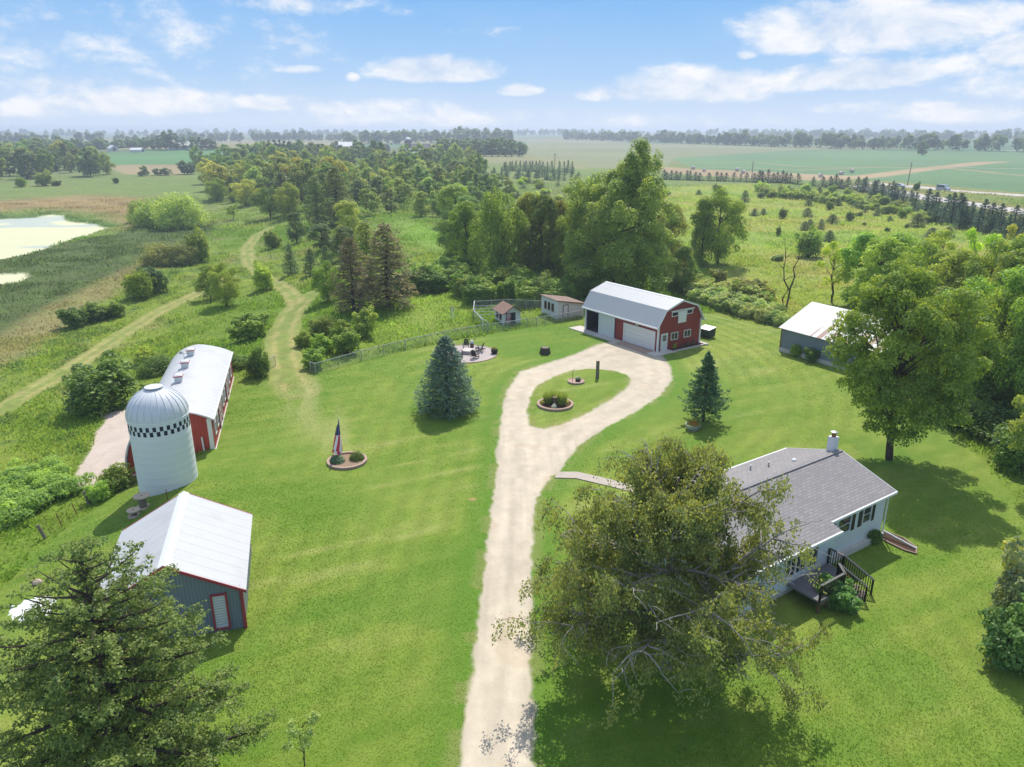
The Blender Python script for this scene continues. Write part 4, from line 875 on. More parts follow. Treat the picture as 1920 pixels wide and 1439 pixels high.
# ------------------------------------------------------------------ house with deck
def house():
    b = empty('house', (21.8, 45.81, 0), .596); tag(b, 'white ranch house with grey shingle roof, half hidden by the birch', 'house'); L = 14.6; W = 3.7
    m = MB(); m.box((-3.3, -W + .06, 1.72), (6.6, .12, 2.72)); m.box((-L / 2, W - .06, 1.72), (L, .12, 2.72)); m.box((-10.55, -4.39, 1.62), (8.1, .12, 2.5)); m.box((-6.56, -4.05, 1.62), (.12, .7, 2.5)); m.box((-L + .06, -4.05, 1.62), (.12, .7, 2.5))
    w = m.build('wall', MAT['siding'], b)
    g = [(-W + .12, .36), (-W + .12, 3.1), (0, 4.42), (W - .12, 3.1), (W - .12, .36)]
    for x in (-L, -.12): m = MB(); m.prismx(g, x, x + .12); m.build('gable_wall', MAT['siding'], b)
    m = MB(); m.box((-L / 2, -.2, .1), (L - .1, 2 * W + .2, .56)); m.box((-10.55, -3.9, .1), (7.9, .9, .55)); m.build('foundation', MAT['concrete'], b)
    hr, he, e = 4.61, 3.25, 4.1; sl = (hr - he) / e; m = MB(); x0, x1 = -L - .35, .35; ex = 4.86; hx = hr - sl * ex
    m.slab((-6.54, -e, he), (x1, -e, he), (x1, 0, hr), (-6.54, 0, hr), .1); m.slab((x0, -ex, hx), (-6.54, -ex, hx), (-6.54, 0, hr), (x0, 0, hr), .1); m.slab((x1, e, he), (x0, e, he), (x0, 0, hr), (x1, 0, hr), .1)
    r = m.build('roof', MAT['shingles'], b)
    m = MB(); m.box((-3.1, -e - .03, he - .06), (6.9, .1, .15)); m.box(((x0 - 6.54) / 2, -ex - .03, hx - .06), (-6.54 - x0, .1, .15)); m.box((-L / 2, e + .03, he - .06), (L + .7, .1, .15)); m.build('gutter', MAT['white_trim'], r)
    m = MB()
    for s in (-1, 1): m.prismx([(s * (e + .06), he - .17), (s * (e + .06), he + .005), (0, hr + .01), (0, hr - .17)], x1, x1 + .05)
    m.build('rake_board', MAT['white_trim'], r)
    m = MB(); m.box((-L / 2 + .1, 0, hr + .01), (L + .5, .3, .05)); m.build('ridge_shingles', MAT['shingles'], r)
    m = MB(); m.box((.16, .55, 4.75), (.5, .5, 1.4)); c = m.build('chimney', MAT['white_paint'], r)
    m = MB(); m.cyl((.16, .55, 5.45), .14, .28, 12); m.build('flue', MAT['rust'], c); m = MB(); m.lathe([(.2, 5.73), (.24, 5.76), (.24, 5.8), (.08, 5.86)], (.16, .55, 0), 12); m.build('flue_cap', MAT['galv'], c)
    for x, y, h in ((-4.66, 1.9, .34), (-5.7, 2.5, .34)): m = MB(); m.cyl((x, y, hr - sl * y - .1), .06, .1 + h, 10); m.build('vent_pipe', MAT['galv'], r)
    m = MB(); m.lathe([(.16, 0), (.16, .12), (.1, .18)], (-3.0, 1.18, hr - sl * 1.18 - .02), 12); m.build('roof_vent', MAT['white_trim'], r)
    m = MB()      # entry gable at the back of the house
    m.slab((-6.6, 5.6, 3.0), (-6.6, 2.0, 3.0), (-7.9, 2.0, 3.75), (-7.9, 5.6, 3.75), .08); m.slab((-9.2, 2.0, 3.0), (-9.2, 5.6, 3.0), (-7.9, 5.6, 3.75), (-7.9, 2.0, 3.75), .08); m.build('entry_roof', MAT['shingles'], r)
    m = MB(); m.box((-6.85, 4.6, 1.6), (.12, 1.8, 2.7)); m.box((-8.95, 4.6, 1.6), (.12, 1.8, 2.7)); m.build('entry_wall', MAT['siding'], b)
    for x, ww in ((-4.5, 1.3), (-2.08, .82)): window(b, (x, -W, 2.2), ww, 1.05, 0, mull=0, cross=True)
    for x in (-3.48, -2.74, -1.34): m = MB(); m.box((x, -W - .03, 2.18), (.3, .06, 1.25)); m.build('shutter', MAT['black_paint'], b)
    for x in (-8.6, -9.7, -10.6): window(b, (x, -4.45, 1.85), .85, 1.2, 0, mull=1)
    m = MB(); m.box((-6.2, -4.0, 2.85), (.5, .1, .16)); m.build('porch_lamp', MAT['black_paint'], b)
    m = MB(); m.tube([(.1, -W - .1, 3.1), (.1, -W - .1, .4)], .05, 6); m.tube([(.1, -W - .1, .4), (.25, -6.0, .10)], .06, 6); m.build('downspout', MAT['white_trim'], b)
    # ground bed at the corner
    bed = empty('corner_bed', (0, 0, 0)); tag(bed, 'tear-shaped bark bed at the right corner of the white house', 'flower bed'); pts = [(23.7, 43.0), (24.6, 43.1), (25.25, 42.3), (25.5, 41.2), (25.1, 40.5), (24.6, 40.9), (23.9, 42.0)]
    m = MB(); m.flat(pts[::-1], -.05, .05); m.build('mulch', MAT['mulch'], bed); m = MB(); P = [(x, y, .06) for x, y in pts]; m.tube(P + [P[0]], .05, 5); m.build('edging', MAT['stone_red'], bed)
    # deck
    d = empty('deck', b.location, .596); tag(d, 'dark-railed wooden deck with steps on the near side of the house', 'deck'); Z = .82
    poly = [(-10.7, -4.5), (-10.7, -6.55), (-8.6, -6.55), (-7.95, -5.7), (-6.95, -5.4), (-6.95, -4.5)]
    m = MB(); m.flat(poly, Z - .12, Z); m.build('floor', simple('grey_deck_boards', (.19, .18, .185), .8, .2, 3, .2, 0, (1, 8, 1)), d)
    def rail(pts, zs, name='railing'):
        m = MB(); top = []; 
        for (xa, ya), (xb, yb), za, zb in zip(pts[:-1], pts[1:], zs[:-1], zs[1:]):
            n = max(2, int(math.hypot(xb - xa, yb - ya) / .13)); ang = math.atan2(yb - ya, xb - xa)
            for i in range(n + 1):
                t = i / n; x, y, z = xa + (xb - xa) * t, ya + (yb - ya) * t, za + (zb - za) * t; m.box((x, y, z + .5), (.04, .04, .86), rz=ang)
            m.tube([(xa, ya, za + .1), (xb, yb, zb + .1)], .03, 4)
            for (x, y, z) in ((xa, ya, za), (xb, yb, zb)): m.box((x, y, z + .42), (.1, .1, 1.14), rz=ang)
        o = m.build(name, MAT['black_paint'], d); m = MB()
        for (xa, ya), (xb, yb), za, zb in zip(pts[:-1], pts[1:], zs[:-1], zs[1:]):
            l = math.hypot(xb - xa, yb - ya); m.box(((xa + xb) / 2, (ya + yb) / 2, (za + zb) / 2 + .99), (math.hypot(l, zb - za) + .06, .14, .04), rz=math.atan2(yb - ya, xb - xa), ry=-math.atan2(zb - za, l))
        m.build('top_rail', MAT['rail_top'], o)
    rail([(-6.95, -4.5), (-6.95, -5.4)], [Z, Z]); rail([(-6.95, -5.45), (-6.55, -7.1)], [Z, .0]); rail([(-7.95, -5.75), (-8.55, -6.5), (-10.65, -6.5)], [Z, Z, Z]); rail([(-7.95, -5.75), (-7.5, -7.3)], [Z, .0])
    m = MB(); a = math.atan2(-1.6, .42) + math.pi / 2
    for k in range(4): m.box((-7.38 + .1 * k, -5.75 - .36 * k, Z - .2 * (k + 1) + .02), (1.0, .34, .05), rz=a)
    m.build('step', MAT['wood_grey'], d)
    m = MB(); 
    for x, y in ((-10.6, -6.45), (-9.8, -6.45), (-8.7, -6.45), (-8.0, -5.8)): m.box((x, y, .35), (.12, .12, .8))
    m.box((-9.65, -6.52, Z - .2), (2.0, .05, .26)); m.build('skirt', MAT['wood_brown'], d)
    return b
HS = house()

# ------------------------------------------------------------------ hen houses and their run
def hut_a():
    b = empty('hen_house', (-.6, 99.6, 0), .40)
    tag(b, 'small white hen house with brown shingle roof and crossed red door', 'hen house'); W, D, he, hr = 1.25, 1.55, 1.75, 2.62
    g = [(-W, 0), (-W, he), (0, hr - .08), (W, he), (W, 0)]
    for y in (-D, D - .08): m = MB(); m.prism(g, y, y + .08); m.build('gable_wall', MAT['boards_v'], b)
    for s in (-1, 1): m = MB(); m.box((s * (W - .04), 0, .88), (.08, 2 * D - .18, 1.74)); m.build('side_wall', MAT['white_paint'], b)
    m = MB(); e = W + .32; z0 = he - .18; y0, y1 = -D - .45, D + .2
    m.slab((e, y0, z0), (e, y1, z0), (0, y1, hr), (0, y0, hr), .07); m.slab((-e, y1, z0), (-e, y0, z0), (0, y0, hr), (0, y1, hr), .07); r = m.build('roof', simple('brown_shingles', (.27, .165, .125), .9, .25, 6), b)
    m = MB()
    for s in (-1, 1): m.prism([(s * e, z0 - .12), (s * e, z0), (0, hr + .01), (0, hr - .13)], y0 - .04, y0)
    m.build('rake_board', MAT['brown_trim'], r)
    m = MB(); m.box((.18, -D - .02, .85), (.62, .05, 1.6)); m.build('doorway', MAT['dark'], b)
    m = MB(); x = -.55
    m.box((x, -D - .03, .85), (.66, .05, 1.6)); d = m.build('door', MAT['white_paint'], b); m = MB()
    for s in (-1, 1): m.box((x + s * .3, -D - .07, .85), (.09, .04, 1.6)); m.box((x, -D - .07, .85 + s * .76), (.6, .04, .09))
    m.box((x, -D - .07, .85), (.6, .04, .09))
    for zc in (.47, 1.23):
        for s in (-1, 1): m.box((x, -D - .065, zc), (.07, .03, .92), ry=s * .66)
    m.build('door_brace', MAT['red_trim'], d)
    for y in (-.6, .55): window(b, (-W, y, 1.05), .42, .7, -math.pi / 2, 'brown_trim', 0, True)
    m = MB()
    for y in (-D - .38,): m.box((-W - .2, y, .8), (.1, .1, 1.6))
    m.build('porch_post', MAT['white_trim'], b)
hut_a()
def hut_b():
    b = empty('hen_house', (7.15, 103.9, 0), 0); a = math.atan2(101.55 - 105.24, 6.33 - 5.08); b.rotation_euler[2] = .48
    tag(b, 'white hen house with sloping brown roof and three windows behind the red barn', 'hen house'); W, D = 2.15, 2.25
    pr = [(-W, 0), (-W, 2.6), (W, 1.9), (W, 0)]
    for y in (-D, D - .08): m = MB(); m.prism(pr, y, y + .08); m.build('end_wall', MAT['boards_v'], b)
    m = MB(); m.box((-W + .04, 0, 1.28), (.08, 2 * D - .18, 2.56)); m.build('front_wall', MAT['white_paint'], b); m = MB(); m.box((W - .04, 0, .93), (.08, 2 * D - .18, 1.86)); m.build('back_wall', MAT['white_paint'], b)
    m = MB(); m.slab((W + .2, -D - .2, 1.9), (W + .2, D + .2, 1.9), (-W - .25, D + .2, 2.74), (-W - .25, -D - .2, 2.74), .07); r = m.build('roof', simple('mottled_brown_roofing', (.24, .17, .14), .85, .35, 2), b)
    m = MB(); m.prism([(W + .2, 1.78), (W + .2, 1.905), (-W - .25, 2.745), (-W - .25, 2.62)], -D - .25, -D - .2); m.build('rake_board', MAT['brown_trim'], r)
    for y in (-1.0, 0, 1.0): window(b, (-W, y, 1.45), .42, .95, -math.pi / 2, 'brown_trim', 0)
    m = MB(); m.box((-.85, -D - .02, .98), (.7, .05, 1.8)); d = m.build('door', MAT['white_trim'], b); m = MB()
    for s in (-1, 1): m.box((-.85 + s * .4, -D - .03, .98), (.09, .06, 1.9))
    m.box((-.85, -D - .03, 1.93), (.72, .06, .09)); m.build('door_frame', MAT['brown_trim'], d)
hut_b()

def mesh_material():
    m, nt, out = new_mat('chain_link'); v = mapped(nt, (1, 1, 1)); s = nd(nt, 'ShaderNodeSeparateXYZ'); lk(nt, v, s.inputs[0]); h = math_(nt, 'ADD', s.outputs[0], s.outputs[1])
    fs = []
    for q in (1, -1):
        x = math_(nt, 'ADD', math_(nt, 'MULTIPLY', h, .78), math_(nt, 'MULTIPLY', s.outputs[2], q)); fs.append(math_(nt, 'LESS_THAN', math_(nt, 'ABSOLUTE', math_(nt, 'SUBTRACT', math_(nt, 'FRACT', math_(nt, 'DIVIDE', x, .075)), .5)), .07))
    f = math_(nt, 'MAXIMUM', *fs); tr = nd(nt, 'ShaderNodeBsdfTransparent'); p = nd(nt, 'ShaderNodeBsdfPrincipled'); p.inputs['Base Color'].default_value = (.33, .34, .34, 1); p.inputs['Roughness'].default_value = .5
    mx = nd(nt, 'ShaderNodeMixShader'); lk(nt, f, mx.inputs[0]); lk(nt, tr.outputs[0], mx.inputs[1]); lk(nt, p.outputs[0], mx.inputs[2]); lk(nt, mx.outputs[0], out.inputs['Surface']); return m
MAT['mesh'] = mesh_material()
def chain_fence(label, pts, h=1.15, every=3.0, group=None, skip_mesh=False, posts=None):
    r = empty('chain_link_fence', (0, 0, 0)); tag(r, label, 'fence', group); top = MB(); ms = MB()
    for (xa, ya), (xb, yb) in zip(pts[:-1], pts[1:]):
        za, zb = float(terrain(xa, ya)), float(terrain(xb, yb)); top.tube([(xa, ya, za + h), (xb, yb, zb + h)], .035, 6); ms.add([(xa, ya, za), (xb, yb, zb), (xb, yb, zb + h - .02), (xa, ya, za + h - .02)], [(0, 1, 2, 3)])
        l = math.hypot(xb - xa, yb - ya); n = max(1, round(l / every))
        for i in range(n + (1 if (xb, yb) == pts[-1] else 0)):
            t = i / n; z = za + (zb - za) * t; m = MB(); m.tube([(xa + (xb - xa) * t, ya + (yb - ya) * t, z - .2), (xa + (xb - xa) * t, ya + (yb - ya) * t, z + h + .04)], .04 if i else .055, 6); m.build('fence_post', MAT['galv'], r)
    top.build('top_rail', MAT['galv'], r); ms.build('wire_mesh', MAT['mesh'], r)
FL = [(-21.9, 77.3), (-21.2, 76.7), (-17.19, 81.6), (-12.8, 86.2), (-8.35, 90.3), (-3.12, 93.9), (-.63, 95.0), (2.0, 96.9)]
chain_fence('long chain link fence along the back edge of the lawn', FL)
chain_fence('short chain link fence between the run gate and the red barn', [(3.3, 97.5), (4.5, 98.1), (6.9, 99.6), (9.6, 101.6)])
chain_fence('tall chain link run beside the hen house', [(-3.12, 93.95), (-5.3, 100.4), (-5.5, 106.4), (-.5, 107.5), (4.6, 106.8)], 1.35)
chain_fence('stub of chain link fence at the left side of the track gate', [(-28.3, 78.4), (-26.9, 78.0), (-26.4, 79.6)], 1.1)
r = empty('run_gate', (2.02, 96.92, 0), math.atan2(.6, 1.28)); tag(r, 'open-frame chain link gate between two posts of the hen run', 'gate')
m = MB(); m.tube([(.08, 0, .12), (1.3, 0, .12), (1.3, 0, 1.15), (.08, 0, 1.15), (.08, 0, .12)], .03, 5); m.tube([(.08, 0, .12), (1.3, 0, 1.15)], .02, 5); m.build('gate_frame', MAT['wood_grey'], r); m = MB(); m.add([(.1, 0, .14), (1.28, 0, .14), (1.28, 0, 1.13), (.1, 0, 1.13)], [(0, 1, 2, 3)]); m.build('wire_mesh', MAT['mesh'], r)
# white top rails of the covered run
r = empty('run_roof_frame', (-3.3, 99.2, 0)); tag(r, 'white pipe frame over the wire run next to the brown-roofed hen house', 'frame')
m = MB()
for k in range(4): m.tube([(-1.7 - .1 * k, -2.6 + 1.9 * k, 1.62), (1.9, -1.6 + 1.5 * k, 1.72)], .035, 5)
m.tube([(-.5, -4.6, 1.5), (-2.0, 1.2, 1.6), (-2.1, 6.5, 1.6)], .04, 5); m.build('rail', MAT['white_trim'], r)
m = MB(); 
for x, y in ((-.5, -4.6), (-2.0, 1.2), (-2.1, 6.5)): m.tube([(x, y, -.1), (x, y, 1.6)], .04, 5)
m.build('post', MAT['white_trim'], r)
# ------------------------------------------------------------------ small things about the yard
def ring(mb, c, rx, ry, w, z0, z1, n=40):
    for k in range(n):
        a0, a1 = 2 * math.pi * k / n, 2 * math.pi * (k + .94) / n
        p = [(c[0] + r * math.cos(a) * rx, c[1] + r * math.sin(a) * ry) for a, r in ((a0, 1), (a1, 1), (a1, 1 - w / rx), (a0, 1 - w / rx))]; mb.flat(p, z0, z1)
def disc(mb, c, rx, ry, z0, z1, n=40): mb.flat([(c[0] + rx * math.cos(2 * math.pi * k / n), c[1] + ry * math.sin(2 * math.pi * k / n)) for k in range(n)], z0, z1)
rg = np.random.default_rng(11)
def tuft(name, c, r, h, n, col, size=.05, parent=None, blades=False, mat='foliage'):
    """small leafy clump or upright grass clump at local c"""
    if blades:
        a = rg.uniform(0, 6.28, n); q = np.sqrt(rg.random(n)) * r; B = np.stack([c[0] + q * np.cos(a), c[1] + q * np.sin(a), np.full(n, c[2])], 1); hh = h * rg.uniform(.6, 1.05, n)
        lean = np.stack([np.cos(a), np.sin(a), np.zeros(n)], 1) * (q / r * .35)[:, None] + rg.normal(size=(n, 3)) * .08; lean[:, 2] = 1
        C = B + nrm(lean) * (hh / 2)[:, None]; V = leaf_arrays(C, rg.normal(size=(n, 3)) * [1, 1, .1], hh / 2, rg, .03, nrm(lean), 0)
    else:
        d = nrm(rg.normal(size=(n, 3))); d[:, 2] = np.abs(d[:, 2]) * .95 - .1; C = np.array(c) + d * np.array([r, r, h]) * rg.uniform(.6, 1.05, (n, 1)); C[:, 2] = np.maximum(C[:, 2], c[2] + .02)
        V = leaf_arrays(C, d + [0, 0, .5] + rg.normal(size=(n, 3)) * .4, size * rg.uniform(.7, 1.3, n), rg)
    o = link(name, leaves_mesh(name, [(V, .45 + rg.normal(size=n) * .22)], mat), parent); o.color = (*(PAL[col] if isinstance(col, str) else col), 1); return o
# flag in its ringed bed
p = GT(651, 866); b = empty('flower_bed', p); tag(b, 'round brick-edged bed around the flagpole on the left lawn', 'flower bed')
m = MB(); disc(m, (0, 0), 1.45, 1.45, -.05, .08); m.build('soil', MAT['soil'], b); m = MB(); ring(m, (0, 0), 1.58, 1.58, .2, -.05, .2, 34); m.build('edging', MAT['stone_red'], b)
for (x, y, r, h, c, lab) in ((-.75, -.15, .62, .55, 'blue', 'silvery green low shrub left of the flagpole base'), (.7, .35, .6, .75, 'dark', 'dark green shrub right of the flagpole base')):
    o = tuft('shrub', (0, 0, .05), r, h, 900, c, .06); o.location = (p[0] + x, p[1] + y, .05); tag(o, lab, 'shrub', None, 'thing')
pf = GT(641, 858); fp = empty('flagpole', (pf[0], pf[1], .0)); tag(fp, 'white flagpole with a limp striped flag over the round bed', 'flagpole'); FH = height_to(pf, 786)
m = MB(); m.tube([(0, 0, -.2), (0, 0, FH)], .035, 8); m.build('pole', MAT['white_trim'], fp); m = MB(); m.lathe([(.01, 0), (.06, .03), (.06, .08), (.01, .11)], (0, 0, FH), 10); m.build('finial', MAT['galv'], fp)
def flag_mesh():
    nu, nv = 40, 53; V = []; cols = []
    for i in range(nu + 1):
        u = i / nu
        for j in range(nv + 1):
            v = j / nv; spread = .13 + .60 * u ** .8; fold = math.sin(v * 9.5 + u * 1.2) * .5 + .5
            V.append((-.05 - .02 * u + (fold - .72) * spread * 1.2 - .10 * u * v, math.cos(v * 9.5 + .8 + u) * spread * .6 - .04, FH - .10 - .85 * v * (1 - .62 * u) - 2.45 * u))
    Fc = [(i * (nv + 1) + j, (i + 1) * (nv + 1) + j, (i + 1) * (nv + 1) + j + 1, i * (nv + 1) + j + 1) for i in range(nu) for j in range(nv)]
    me = bpy.data.meshes.new('flag'); me.from_pydata(V, [], Fc)
    for nme, c in (('flag_red', (.68, .04, .07)), ('flag_white', (.85, .83, .83)), ('flag_blue', (.02, .025, .10))): me.materials.append(simple(nme, c, .8, .06, 3))
    mi = []
    for i in range(nu):
        for j in range(nv):
            u = (i + .5) / nu; v = (j + .5) / nv
            if u < .42 and v < 7 / 13: mi.append(1 if (i % 3 == 1 and j % 5 == 2) else 2)
            else: mi.append(int(v * 13) % 2)
    me.polygons.foreach_set('material_index', mi); me.shade_smooth(); return me
link('flag', flag_mesh(), fp)
# island beds
p = GT(1041, 760); b = empty('flower_bed', p); tag(b, 'larger round brick-edged bed with bird bath on the drive island', 'flower bed')
m = MB(); disc(m, (0, 0), 1.6, 1.6, -.05, .1); m.build('mulch', MAT['mulch'], b); m = MB(); ring(m, (0, 0), 1.75, 1.75, .24, -.05, .22, 36); m.build('edging', MAT['stone_red'], b)
for x, y, h, lab in ((-.65, .25, 1.35, 'left upright ornamental grass in the island bed'), (.05, .75, 1.25, 'ornamental grass behind the bird bath in the island bed'), (.62, -.15, 1.45, 'tall feathery ornamental grass at the front right of the island bed')):
    o = tuft('ornamental_grass', (0, 0, 0), .26, h, 420, 'mid', blades=True); o.location = (p[0] + x, p[1] + y, .08); o.color = (.085, .12, .035, 1); tag(o, lab, 'grass clump', 'ornamental grasses in the island bed', 'thing')
for x, y, c, lab in ((-1.2, .25, 'gold', 'small lime-green ball shrub at the left of the island bed'), (1.15, .35, 'gold', 'small lime-green ball shrub at the right of the island bed')):
    o = tuft('shrub', (0, 0, 0), .25, .3, 260, c, .04); o.location = (p[0] + x, p[1] + y, .1); tag(o, lab, 'shrub', None, 'thing')
o = tuft('flowering_plant', (0, 0, 0), .28, .32, 260, (.27, .29, .25), .05, mat='petals'); o.location = (p[0] - .15, p[1] - .75, .1); tag(o, 'white-flowered plant at the front of the island bed', 'flowers', None, 'thing')
bb = empty('bird_bath', (p[0] - .05, p[1] + .1, .08)); tag(bb, 'pinkish bowl bird bath between the island grasses', 'bird bath')
m = MB(); m.lathe([(.22, 0), (.2, .06), (.1, .12), (.08, .5), (.13, .6)], n=16); m.build('pedestal', MAT['stone_red'], bb); m = MB(); m.lathe([(.1, .6), (.3, .68), (.38, .76), (.36, .78), (.28, .72), (.05, .68)], n=20); m.build('bowl', MAT['stone_red'], bb)
p = GT(1080, 717); b = empty('flower_bed', p); tag(b, 'small paved round bed with a planter on the drive island', 'flower bed')
m = MB(); disc(m, (0, 0), .82, .82, -.05, .14); m.build('paving', MAT['stone_red'], b); m = MB(); ring(m, (0, 0), .9, .9, .14, -.05, .18, 24); m.build('edging', MAT['stone_red'], b)
m = MB(); m.tube([(0, 0, 0), (0, 0, 1.15)], .025, 6); m.tube([(0, 0, 1.12), (.08, 0, 1.22), (.2, 0, 1.2)], .018, 5); o = m.build('garden_hook', MAT['black_paint']); o.location = (p[0] - .35, p[1] + .05, .14); tag(o, 'thin black garden hook standing in the small island bed', 'garden hook')
def planter(loc, r, h, label, flower, mat='black_paint', leaf='dark', n=260, fh=.3):
    q = empty('planter', loc); tag(q, label, 'planter'); m = MB(); m.lathe([(r * .75, 0), (r * .95, h * .5), (r, h), (r * .9, h), (r * .85, h * .85), (.02, h * .85)], n=20); m.build('pot', MAT[mat], q)
    tuft('foliage', (0, 0, h * .85), r * .9, fh, n, leaf, .05, q); tuft('blossom', (0, 0, h * .95), r * .85, fh * 1.05, n // 2, flower, .04, q, False, 'petals')['kind'] = 'stuff'; return q
planter((p[0] + .2, p[1] - .05, .14), .3, .25, 'black bowl of white flowers on the small island bed', (.28, .27, .28))
q = GT(1120, 709); h = height_to(q, 677); b = empty('wood_post', q); tag(b, 'weathered square wooden post standing on the drive island', 'post'); m = MB(); m.box((0, 0, h / 2 - .1), (.33, .33, h + .2)); m.build('shaft', MAT['wood_grey'], b); m = MB(); m.box((0, 0, h + .02), (.36, .36, .06)); m.build('cap', MAT['wood_light'], b)
q = GT(1022, 664); b = empty('tree_stump', q); tag(b, 'broad dark tree stump on the lawn left of the drive loop', 'stump'); h = height_to(q, 652)
m = MB(); n = 26; pr = [(.66, -.1), (.60, .25), (.52, .6), (.50, h)]
m.lathe(pr, n=n); v = m.v
for i in range(len(v)): a = math.atan2(v[i][1], v[i][0]); k = 1 + .08 * math.sin(5 * a) + .05 * math.sin(11 * a); v[i] = (v[i][0] * k, v[i][1] * k, v[i][2])
m.build('trunk', MAT['bark'], b); m = MB(); m.lathe([(.44, h), (.44, h + .02)], n=20); m.build('cut_face', MAT['wood_grey'], b)
# patio round the fire pit
pc = GT(874, 664); m = MB(); disc(m, (0, 0), 3.55, 3.55, -.1, .05, 60); o = m.build('patio', MAT['paver']); o.location = pc; tag(o, kind='structure')
m = MB(); ring(m, (0, 0), 3.7, 3.7, .14, -.1, .08, 60); o = m.build('patio_edging', MAT['stone_red']); o.location = pc; tag(o, 'curved brick edging round the paved fire pit circle', 'edging')
q = GT(878, 663); b = empty('fire_pit', q); tag(b, 'round stone fire pit with pale lid in the middle of the patio', 'fire pit')
m = MB(); ring(m, (0, 0), .78, .78, .18, .03, .42, 18); m.build('stone_ring', MAT['paver'], b); m = MB(); m.lathe([(.72, .40), (.72, .46), (.3, .5), (.02, .5)], n=24); m.build('lid', MAT['concrete'], b)
def adirondack(label, u, v, face):
    q = GT(u, v); b = empty('garden_chair', (q[0], q[1], .05), face); tag(b, label, 'chair', 'dark garden chairs round the fire pit'); K = MAT['black_paint']
    m = MB()
    for k in range(5): m.box((0, -.28 + k * .125, .40 - k * .035), (.56, .105, .025))
    m.build('seat', K, b); m = MB()
    for k in range(5): hh = .85 - .06 * abs(k - 2); m.box((-.24 + k * .12, .30 + hh * .16, .30 + hh / 2), (.105, .025, hh), rx=-.32)
    m.box((0, .36, .62), (.6, .03, .07), rx=-.32); m.build('backrest', K, b)
    for s in (-1, 1):
        m = MB(); m.box((s * .36, -.02, .60), (.14, .74, .03)); m.build('armrest', K, b)
        m = MB(); m.box((s * .33, -.3, .3), (.05, .1, .6)); m.build('leg', K, b); m = MB(); m.box((s * .31, .18, .22), (.04, 1.0, .1), rx=.22); m.build('leg', K, b)
adirondack('dark green garden chair behind the fire pit, facing the camera', 874, 655, 0.0)
adirondack('dark garden chair right of the fire pit, turned half away', 899, 660, -1.9)
adirondack('dark garden chair in front of the fire pit, seen from behind', 891, 672, 2.7)
adirondack('dark garden chair left of the fire pit, half hidden by the blue spruce', 862, 670, 1.7)
q = GT(885, 652); b = empty('log_figure', q); tag(b, 'stump figure with two raised dark branches at the back of the patio', 'garden figure')
m = MB(); m.cyl((0, 0, 0), .24, .55, 12, .2); m.build('stump', MAT['wood_brown'], b); m = MB(); m.box((0, -.05, .72), (.5, .3, .32), taper=.7); m.build('head', MAT['white_paint'], b)
m = MB()
for s in (-1, 1): m.tube([(s * .1, 0, .7), (s * .3, 0, 1.0), (s * .62, .02, 1.5)], [.045, .04, .02], 6)
m.build('branches', MAT['wood_brown'], b)
q = GT(927, 664); planter((q[0], q[1], .05), .42, .55, 'dark pot of reddish plants on the right edge of the patio', (.09, .04, .02), leaf='olive', fh=.4)
q = GT(1299, 806); planter(q, .66, .52, 'galvanised round tub of orange flowers below the small fir', (.27, .105, .010), 'galv', 'mid', 900, .38)
q = GT(1584, 1100); planter((q[0], q[1], .1), .28, .42, 'pot of red flowers beside the deck steps', (.24, .018, .010), 'wood_brown', 'mid', 200, .35)
# bin behind the barn
b = empty('dumpster', (24.75, 91.9, 0), -.9); tag(b, 'dark green dumpster with grey lid behind the red barn corner', 'dumpster')
m = MB(); m.prismx([(-.6, .1), (-.68, 1.05), (.68, 1.25), (.6, .1)], -.85, .85); m.box((.88, 0, .7), (.06, .2, .14)); m.build('bin', simple('dark_green_paint', (.012, .045, .035), .5, .3, 3), b); m = MB(); m.slab((-.88, -.72, 1.1), (.88, -.72, 1.1), (.88, .72, 1.31), (-.88, .72, 1.31), .05); m.build('lid', MAT['galv'], b)
# ornamental windmill
q = GT(848, 601); h = height_to(q, 576); b = empty('garden_windmill', q); tag(b, 'small white ornamental windmill in the mown slope beyond the fence', 'windmill')
m = MB()
for sx_ in (-1, 1):
    for sy_ in (-1, 1): m.tube([(sx_ * .3, sy_ * .3, 0), (sx_ * .06, sy_ * .06, h * .85)], .022, 5)
for z in (.3, .6): m.tube([(s * .3 * (1 - z * .8), t * .3 * (1 - z * .8), h * z) for s, t in ((-1, -1), (1, -1), (1, 1), (-1, 1), (-1, -1))], .015, 4)
m.build('tower', MAT['white_trim'], b); m = MB()
for k in range(12): a = k * math.pi / 6; m.add([(math.cos(a) * .06, -.12, h * .9 + math.sin(a) * .06), (math.cos(a) * .36, -.12, h * .9 + math.sin(a) * .36), (math.cos(a + .35) * .36, -.08, h * .9 + math.sin(a + .35) * .36)], [(0, 1, 2)])
m.build('fan', MAT['galv'], b); m = MB(); m.box((0, .3, h * .9), (.02, .5, .03)); m.box((0, .55, h * .92), (.02, .25, .2)); m.build('tail', MAT['galv'], b)
# cable spools
def spool(u, v, r, h, label):
    q = GT(u, v); b = empty('cable_spool', q); tag(b, label, 'cable spool', 'wooden cable spools behind the tin shed')
    m = MB(); m.cyl((0, 0, h - .07), r, .07, 24); m.build('flange', MAT['wood_light'], b); m = MB(); m.cyl((0, 0, -.1), r * .98, .17, 24); m.build('flange', MAT['wood_light'], b); m = MB(); m.cyl((0, 0, .05), r * .46, h - .1, 18); m.build('core', MAT['wood_grey'], b); m = MB(); m.cyl((0, 0, h - .005), .06, .012, 8); m.build('hub_hole', MAT['dark'], b)
spool(269, 952, .55, .95, 'taller wooden cable spool table between silo and tin shed'); spool(252, 968, .43, .5, 'low wooden cable spool at the corner of the tin shed')
